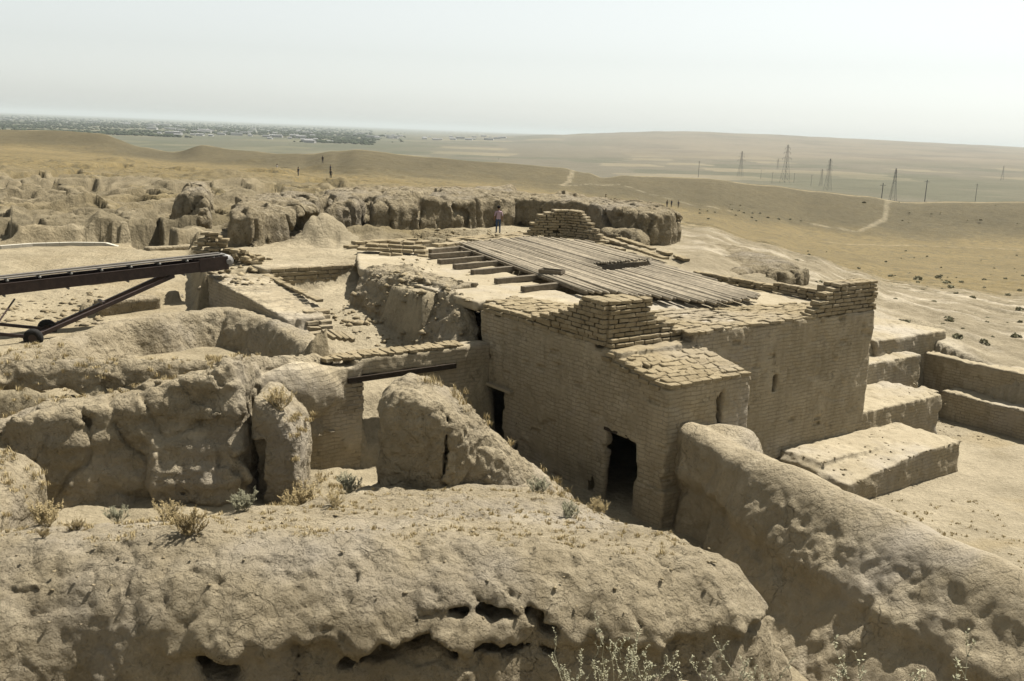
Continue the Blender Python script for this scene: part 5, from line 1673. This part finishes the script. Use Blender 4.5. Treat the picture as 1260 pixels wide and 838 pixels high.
stones('crumbs and clods of earth over the foreground mound', [[(-11, 15.2), (4, 15.6), (4, 20), (-11, 19.5)]], 420, .012, .06, 401)
stones('rubble strewn at the head of the passage wall and conveyor', [P2(W(-6, -14), W(-2.6, -14), W(-3, -11), W(-5.6, -10.5)), P2(at(-20, 375, 3), at(120, 360, 3), at(140, 400, 3), at(-20, 415, 3))], 150, .05, .28, 402)
stones('broken brick rubble on the crumbling flank', [P2(W(-2.6, -9), W(.6, -9), W(.3, -.6), W(-2.4, -.6))], 230, .05, .24, 403)
stones('fallen clods on the low platform and foot of the tall wall', [P2(W(8, 7.5), W(13.5, 7.5), W(13.8, 9.9), W(8, 9.9)), P2(W(-5, 0.7), W(-.2, .7), W(-.2, 6), W(-3, 5))], 110, .02, .09, 404)
stones('fallen crumbs of plaster along the feet of the stepped blocks and bench walls', [P2(W(18.2, 5.5), W(22.5, 5.6), W(22.4, 9), W(18.4, 8.2)), P2(W(13.6, 7.5), W(18.3, 7.5), W(18.3, 8.0), W(13.6, 8.0)), P2(W(8.6, 10.0), W(15.2, 10.0), W(15.3, 10.5), W(8.6, 10.5)), P2(W(22.0, 6), W(22.7, 6), W(22.7, 14), W(22.0, 14))], 110, .02, .10, 407)
stones('bits of brick lying on the pale roof floor', [P2(W(-.3, -11), W(3.5, -13), W(4.5, -3), W(2.5, 0), W(.2, 0))], 120, .03, .13, 405)
stones('stones scattered over the ground behind the building', [P2(at(440, 298, 5.4), at(560, 280, 5.4), at(730, 282, 5.4), at(640, 290, 5.4))], 120, .05, .22, 406)

# ------------------------------------------------------------------ people
def person_mesh(name, joints, bones, cols):
    """one skinned body; cols(p) -> material slot for a face centre"""
    me = bpy.data.meshes.new(name)
    keys = list(joints)
    me.from_pydata([joints[k][0] for k in keys], [(keys.index(a), keys.index(b)) for a, b in bones], [])
    o = bpy.data.objects.new(name, me); COL.objects.link(o)
    o.modifiers.new('skin', 'SKIN').use_smooth_shade = True
    if not me.skin_vertices: me.skin_vertices.new()
    for i, k in enumerate(keys):
        r = joints[k][1]
        me.skin_vertices[0].data[i].radius = r if isinstance(r, tuple) else (r, r)
        me.skin_vertices[0].data[i].use_root = (k == 'pelvis')
    ss = o.modifiers.new('sub', 'SUBSURF'); ss.levels = 2; ss.render_levels = 2
    dg = bpy.context.evaluated_depsgraph_get(); dg.update()
    out = bpy.data.meshes.new_from_object(o.evaluated_get(dg))
    bpy.data.objects.remove(o); out.name = name
    return out


def standing(arm=0):
    J = {'pelvis': ((0, 0, .95), (.145, .105)), 'waist': ((0, 0, 1.08), (.135, .095)), 'chest': ((0, -.01, 1.30), (.165, .11)), 'neck': ((0, 0, 1.49), .055), 'head0': ((0, .015, 1.57), .075), 'head1': ((0, .015, 1.68), .092), 'head2': ((0, .01, 1.76), .055)}
    Bn = [('pelvis', 'waist'), ('waist', 'chest'), ('chest', 'neck'), ('neck', 'head0'), ('head0', 'head1'), ('head1', 'head2')]
    for s_, n_ in ((-1, 'l'), (1, 'r')):
        J.update({n_ + 'hip': ((s_ * .09, 0, .88), .088), n_ + 'knee': ((s_ * .11, .02 * s_, .49), .062), n_ + 'ank': ((s_ * .12, -.01, .09), .045), n_ + 'toe': ((s_ * .13, .14, .035), .035),
                  n_ + 'sho': ((s_ * .19, 0, 1.41), .062), n_ + 'elb': ((s_ * .25, -.03, 1.13), .045), n_ + 'wri': ((s_ * .25, .05 + .0 * arm, .90), .033), n_ + 'han': ((s_ * .245, .07, .81), .036)})
        Bn += [('pelvis', n_ + 'hip'), (n_ + 'hip', n_ + 'knee'), (n_ + 'knee', n_ + 'ank'), (n_ + 'ank', n_ + 'toe'), ('chest', n_ + 'sho'), (n_ + 'sho', n_ + 'elb'), (n_ + 'elb', n_ + 'wri'), (n_ + 'wri', n_ + 'han')]
    return J, Bn


def sitting():
    J = {'pelvis': ((0, 0, .13), (.15, .12)), 'waist': ((0, .02, .26), (.14, .1)), 'chest': ((0, .06, .48), (.165, .11)), 'neck': ((0, .10, .66), .055), 'head0': ((0, .12, .74), .075), 'head1': ((0, .13, .84), .09), 'head2': ((0, .13, .92), .055)}
    Bn = [('pelvis', 'waist'), ('waist', 'chest'), ('chest', 'neck'), ('neck', 'head0'), ('head0', 'head1'), ('head1', 'head2')]
    for s_, n_ in ((-1, 'l'), (1, 'r')):
        J.update({n_ + 'hip': ((s_ * .1, .06, .13), .09), n_ + 'knee': ((s_ * .15, .42, .44), .065), n_ + 'ank': ((s_ * .13, .55, .08), .045), n_ + 'toe': ((s_ * .13, .68, .035), .035),
                  n_ + 'sho': ((s_ * .19, .06, .58), .062), n_ + 'elb': ((s_ * .24, .22, .40), .045), n_ + 'wri': ((s_ * .14, .40, .48), .033), n_ + 'han': ((s_ * .10, .46, .47), .036)})
        Bn += [('pelvis', n_ + 'hip'), (n_ + 'hip', n_ + 'knee'), (n_ + 'knee', n_ + 'ank'), (n_ + 'ank', n_ + 'toe'), ('chest', n_ + 'sho'), (n_ + 'sho', n_ + 'elb'), (n_ + 'elb', n_ + 'wri'), (n_ + 'wri', n_ + 'han')]
    return J, Bn


def cloth(name, c): return plain(name, c, .9, .12, 12, .1, bumpd=0)


SKIN = cloth('skin', (.34, .19, .12)); HAIR = cloth('black hair', (.018, .014, .012)); SHOE = cloth('dark shoes', (.03, .025, .02))
ST_ME = person_mesh('person', *standing(), None); SIT_ME = person_mesh('person', *sitting(), None)
hm = MB(); hm.torus((0, 0, 0), (0, 0, 1), .01, .01, 4, 4)
bm = bmesh.new(); bmesh.ops.create_uvsphere(bm, u_segments=12, v_segments=8, radius=.112)
for v_ in bm.verts:
    v_.co.z *= 1.02
    if v_.co.z < -.02: v_.co.y = min(v_.co.y, .02)
    if v_.co.y > .02 and v_.co.z < .05: v_.co.y = .03
for f in bm.faces: f.smooth = True
HAIR_ME = bpy.data.meshes.new('hair'); bm.to_mesh(HAIR_ME); bm.free(); HAIR_ME.materials.append(HAIR)


def colour_person(me, shirt, trousers, sit):
    me = me.copy(); me.materials.clear()
    for m_ in (SKIN, shirt, trousers, SHOE): me.materials.append(m_)
    for p in me.polygons:
        x, y, z = p.center
        if sit:
            k = 3 if z < .07 and y > .5 else 1 if (z > .2 and z < .66 and y < .22) else 0 if z > .66 or (y > .2 and z > .36 and abs(x) < .2 and y > .36 and z > .44) else 2
        else:
            k = 3 if z < .07 else 0 if z > 1.47 or (abs(x) > .19 and z < 1.12) else 1 if z > .93 else 2
        p.material_index = k
        p.use_smooth = True
    return me


PINK, WHITE, BLUE, DARKC, NAVY, KHAKI, GREYC = (cloth(n, c) for n, c in (('pink shirt', (.55, .40, .46)), ('white shirt', (.6, .58, .54)), ('blue jeans', (.075, .11, .19)), ('black clothes', (.025, .025, .03)), ('navy clothes', (.03, .04, .08)), ('khaki clothes', (.25, .21, .13)), ('grey clothes', (.16, .16, .16))))


def person(px, py, d, shirt, tr, rot, label, sit=False, sc=1.0, group=None):
    p = atd(px, py, d) if d < 70 else on_ground(px, py)
    z = float(height(p[:1].copy(), p[1:2].copy())[0])
    o = obj('person', colour_person(SIT_ME if sit else ST_ME, shirt, tr, sit))
    o.location = (p[0], p[1], z); o.rotation_euler = (0, 0, rot); o.scale = (sc,) * 3
    tag(o, label, 'person', group)
    hr = bpy.data.objects.new('hair', HAIR_ME); COL.objects.link(hr); hr.parent = o
    hr.location = (0, .13, .86) if sit else (0, -.005, 1.70)
    return o


p0 = person(613, 277, 63.0, PINK, BLUE, 0.2, 'person in pink shirt and blue jeans standing before the long cut face')
for px, py, d, s_, t_, r_, lab, sit in [
    (820.5, 255, 95, DARKC, NAVY, .3, 'person in black standing at the end of a trio on the bank', False), (826, 255, 95.5, NAVY, DARKC, 2.2, 'person in navy standing in the middle of a trio on the bank', False), (834.5, 256, 94, GREYC, KHAKI, 3.5, 'person in grey top and khaki trousers in the trio on the bank', False),
    (745, 249, 100, KHAKI, NAVY, 1.0, 'person in khaki standing beside the seated group', False), (752, 249, 100, DARKC, DARKC, 2.5, 'person in black sitting at the near end of the seated group', True), (757, 249.5, 101, DARKC, NAVY, .5, 'person sitting hunched in the middle of the seated group', True), (763, 249, 100, WHITE, GREYC, 1.8, 'person in white shirt sitting in the seated group', True), (770, 250, 100, GREYC, DARKC, 3.0, 'person in grey sitting at the far end of the seated group', True),
    (407, 223, 92, DARKC, DARKC, .2, 'person in black walking alone through the field', False), (367, 219, 96, DARKC, GREYC, 1.2, 'person in dark top standing by a field hummock', False), (397, 203, 128, DARKC, NAVY, .4, 'one of two distant people in dark clothes on the field path', False), (406.5, 203.5, 128, NAVY, DARKC, 2.4, 'distant person in navy beside another on the field path', False),
    (684, 249, 84, DARKC, DARKC, 1.0, 'person in black seated on top of the long cut face', True), (613.5, 196.5, 174, DARKC, DARKC, 0, 'lone person standing on the crest of the grassy rampart', False), (341, 214, 108, WHITE, GREYC, 1.0, 'person in white shirt among the field hummocks', False)]:
    person(px, py, d, s_, t_, r_, lab, sit)

# ------------------------------------------------------------------ pylons, poles, houses, trees on the plain
def pylon_tree(hgt, arms, seed=0):
    root = bpy.data.objects.new('pylon', None); COL.objects.link(root)
    wd = lambda z: 2.9 * (1 - z / hgt) ** 1.25 + .38
    body = MB(); th = .135
    lv = [hgt * k for k in (0, .16, .30, .42, .52, .61, .69, .76, .83, .90, 1)]
    for a, b in zip(lv[:-1], lv[1:]):
        c0 = [(sx * wd(a), sy * wd(a), a) for sx, sy in ((-1, -1), (1, -1), (1, 1), (-1, 1))]
        c1 = [(sx * wd(b), sy * wd(b), b) for sx, sy in ((-1, -1), (1, -1), (1, 1), (-1, 1))]
        for i in range(4):
            j = (i + 1) % 4
            body.bar(c0[i], c1[i], th); body.bar(c0[i], c1[j], th * .6); body.bar(c0[j], c1[i], th * .6)
            body.bar(c1[i], c1[j], th * .6)
    body.build('lattice_tower', M['pylon'], root)
    for z, l in arms:
        for s_ in (-1, 1):
            m = MB(); e = (s_ * l, 0, z)
            for sy in (-1, 1):
                m.bar((s_ * .4, sy * wd(z), z), e, th * .7); m.bar((s_ * .4, sy * wd(z + 1.4), z + 1.4), e, th * .6)
            m.build('cross_arm', M['pylon'], root)
            MB().tube([(s_ * l * .97, 0, z), (s_ * l * .97, 0, z - 1.6)], .12, 5).build('insulator', M['pylon'], root)
    return root


def place(proto, px, ybase, ytop, d, hgt, rot, label, first, group):
    p = atd(px, ybase, d)
    z = float(height(np.array([p[0]]), np.array([p[1]]))[0])
    zt = atd(px, ytop, d)[2]
    sc = (zt - z) / hgt
    o = proto if first else copy_tree(proto, (0, 0, 0))
    o.location = (p[0], p[1], z); o.rotation_euler = (0, 0, rot); o.scale = (sc,) * 3
    tag(o, label, 'pylon', group)


PA = pylon_tree(34, [(22, 5.5), (27, 4.2), (31, 3.2)])
G = 'power pylons on the plain'
place(PA, 966, 219, 178, 820, 34, .5, 'tallest slender lattice pylon rising beyond the rampart crest', True, G)
place(PA, 911, 213, 186, 950, 34, .2, 'wide-armed lattice pylon beside the tallest pylon', False, G)
place(PA, 956, 214, 195, 1300, 34, .3, 'small distant lattice pylon just behind the tallest pylon', False, G)
place(PA, 1018.5, 229, 195, 700, 34, .6, 'lattice pylon standing between the tallest pylon and the dark stout one', False, G)
place(PA, 1010, 227, 208, 760, 34, .1, 'short lattice pylon half hidden against its taller neighbour', False, G)
place(PA, 1099, 240, 207, 520, 34, .9, 'stout dark lattice pylon right behind the rampart crest', False, G)
place(PA, 1233, 221, 204, 1100, 34, .9, 'faint isolated lattice pylon on the open plain', False, G)
PP = bpy.data.objects.new('utility_pole', None); COL.objects.link(PP)
MB().tube([(0, 0, 0), (0, 0, 9)], [.13, .10], 6).build('pole_shaft', M['pylon'], PP)
MB().bar((-1.1, 0, 8.4), (1.1, 0, 8.4), .11).build('cross_arm', M['pylon'], PP)
for i, (px, yb, yt, d) in enumerate([(1085, 241, 225, 420), (1139, 238, 221, 480), (936, 219, 209, 900), (950, 222, 212, 800), (998, 226, 215, 760), (1201, 239, 226, 600), (977, 222, 213, 820), (860, 207, 198, 900)]):
    p = atd(px, yb, d); z = float(height(np.array([p[0]]), np.array([p[1]]))[0]); zt = atd(px, yt, d)[2]
    o = PP if i == 0 else copy_tree(PP, (0, 0, 0))
    o.location = (p[0], p[1], z); o.rotation_euler = (0, 0, .5); o.scale = (max(.6, (zt - z) / 9),) * 3
    tag(o, 'thin utility pole with a crossarm on the plain beyond the rampart', 'utility pole', 'utility poles on the plain')

HM, RM = [], []
for i in range(4):
    L, Wd, Hh = [(14, 9, 4), (22, 10, 5), (11, 8, 3.5), (34, 14, 7)][i]
    HM.append(MB().box((0, 0, Hh / 2), (L, Wd, Hh)).mesh('house_wall'))
    m = MB(); r_ = 1.6 if i < 3 else .8
    m.v = [np.array(v) for v in ((-L / 2 - .5, -Wd / 2 - .5, Hh), (L / 2 + .5, -Wd / 2 - .5, Hh), (L / 2 + .5, Wd / 2 + .5, Hh), (-L / 2 - .5, Wd / 2 + .5, Hh), (-L / 2 - .5, 0, Hh + r_), (L / 2 + .5, 0, Hh + r_))]
    m.f = [[0, 1, 5, 4], [2, 3, 4, 5], [0, 4, 3], [1, 2, 5], [0, 3, 2, 1]]
    RM.append(m.mesh('house_roof'))
    HM[-1].materials.append(M['house']); RM[-1].materials.append(M['house_roof'])
for i in range(130):
    px = random.choice([random.uniform(175, 420), random.uniform(0, 170), random.uniform(200, 400), random.uniform(420, 620)])
    yh = 136.5 + px * .0405
    off = random.choice([random.uniform(14, 25), random.uniform(8, 16)]) if px > 170 else random.uniform(5, 11)
    if px > 420: off = random.uniform(9, 15)
    d = 46.5 * 1200 / off
    p = atd(px, yh + off, d); z = float(height(np.array([p[0]]), np.array([p[1]]))[0])
    k = random.choice([0, 0, 1, 1, 2, 3])
    o = bpy.data.objects.new('house', None); COL.objects.link(o); o.location = (p[0], p[1], z - .3); o.rotation_euler = (0, 0, random.uniform(-.5, .5)); sc = random.uniform(.9, 1.4); o.scale = (sc, sc, sc)
    tag(o, 'tiny pale house in the hazy town on the far plain', 'house', 'houses of the far town')
    for nm, me in (('wall', HM[k]), ('roof', RM[k])):
        c = bpy.data.objects.new(nm, me); COL.objects.link(c); c.parent = o
# tree belts of the town and the fields, one far mass
r = np.random.default_rng(9)
ico = np.array([(0, 0, 1), (.9, 0, .35), (.28, .85, .45), (-.72, .53, .3), (-.72, -.53, .42), (.28, -.85, .3), (.6, .3, -.4), (-.5, .6, -.4), (-.4, -.6, -.4), (.5, -.5, -.4)])
tri = [(0, 1, 2), (0, 2, 3), (0, 3, 4), (0, 4, 5), (0, 5, 1), (1, 6, 2), (2, 7, 3), (3, 8, 4), (4, 8, 5), (5, 9, 1), (1, 9, 6), (2, 6, 7), (3, 7, 8), (5, 8, 9)]
vs, fs = [], []
pxs = np.concatenate([r.uniform(-40, 460, 5200), r.uniform(300, 500, 250)])
offs = np.concatenate([r.uniform(4, 24, 5200), r.uniform(5, 20, 250)])
X_, Y_ = [], []
for px, of in zip(pxs, offs):
    yh = 136.5 + px * .0405
    hz = 46 if px < 650 else 38
    d = hz * 1200 / of
    p = atd(px, yh + of, d); X_.append(p[0]); Y_.append(p[1])
X_ = np.array(X_); Y_ = np.array(Y_)
keep = (fbm(X_ / 500, Y_ / 900, None, 3, .5, 77) > -.12)
X_, Y_ = X_[keep], Y_[keep]
Z_ = height(X_, Y_)
for i, (x, y, z) in enumerate(zip(X_, Y_, Z_)):
    s_ = r.uniform(2, 4.5) * (1 + (y > 4000) * .6)
    vs.append((ico * (1 + r.normal(0, .15, ico.shape))) * (s_ * r.uniform(1.0, 2.6), s_, s_ * .85) + (x, y, z + s_ * .4)); b = i * 10
    fs += [(b + a_, b + b_, b + c_) for a_, b_, c_ in tri]
o = obj('far_trees', mesh_arrays('far_trees', np.concatenate(vs), np.array(fs)), M['trees'])
tag(o, 'dark belts of distant trees between the town and fields on the plain', 'trees', kind='stuff')

# ------------------------------------------------------------------ haze
hz = MB().box((0, 14000, 20), (90000, 96000, 180)).build('haze', None)
hz.data.materials.clear()
m = bpy.data.materials.new('dusty air'); m.use_nodes = True
t = m.node_tree; t.nodes.clear()
out = t.nodes.new('ShaderNodeOutputMaterial'); pv = t.nodes.new('ShaderNodeVolumePrincipled')
pv.inputs['Color'].default_value = (0.62, 0.68, 0.69, 1); pv.inputs['Density'].default_value = 0.00007; pv.inputs['Anisotropy'].default_value = 0.1
t.links.new(pv.outputs[0], out.inputs['Volume'])
hz.data.materials.append(m)
tag(hz, 'thin pale dusty haze lying over the plain', 'haze', kind='stuff')
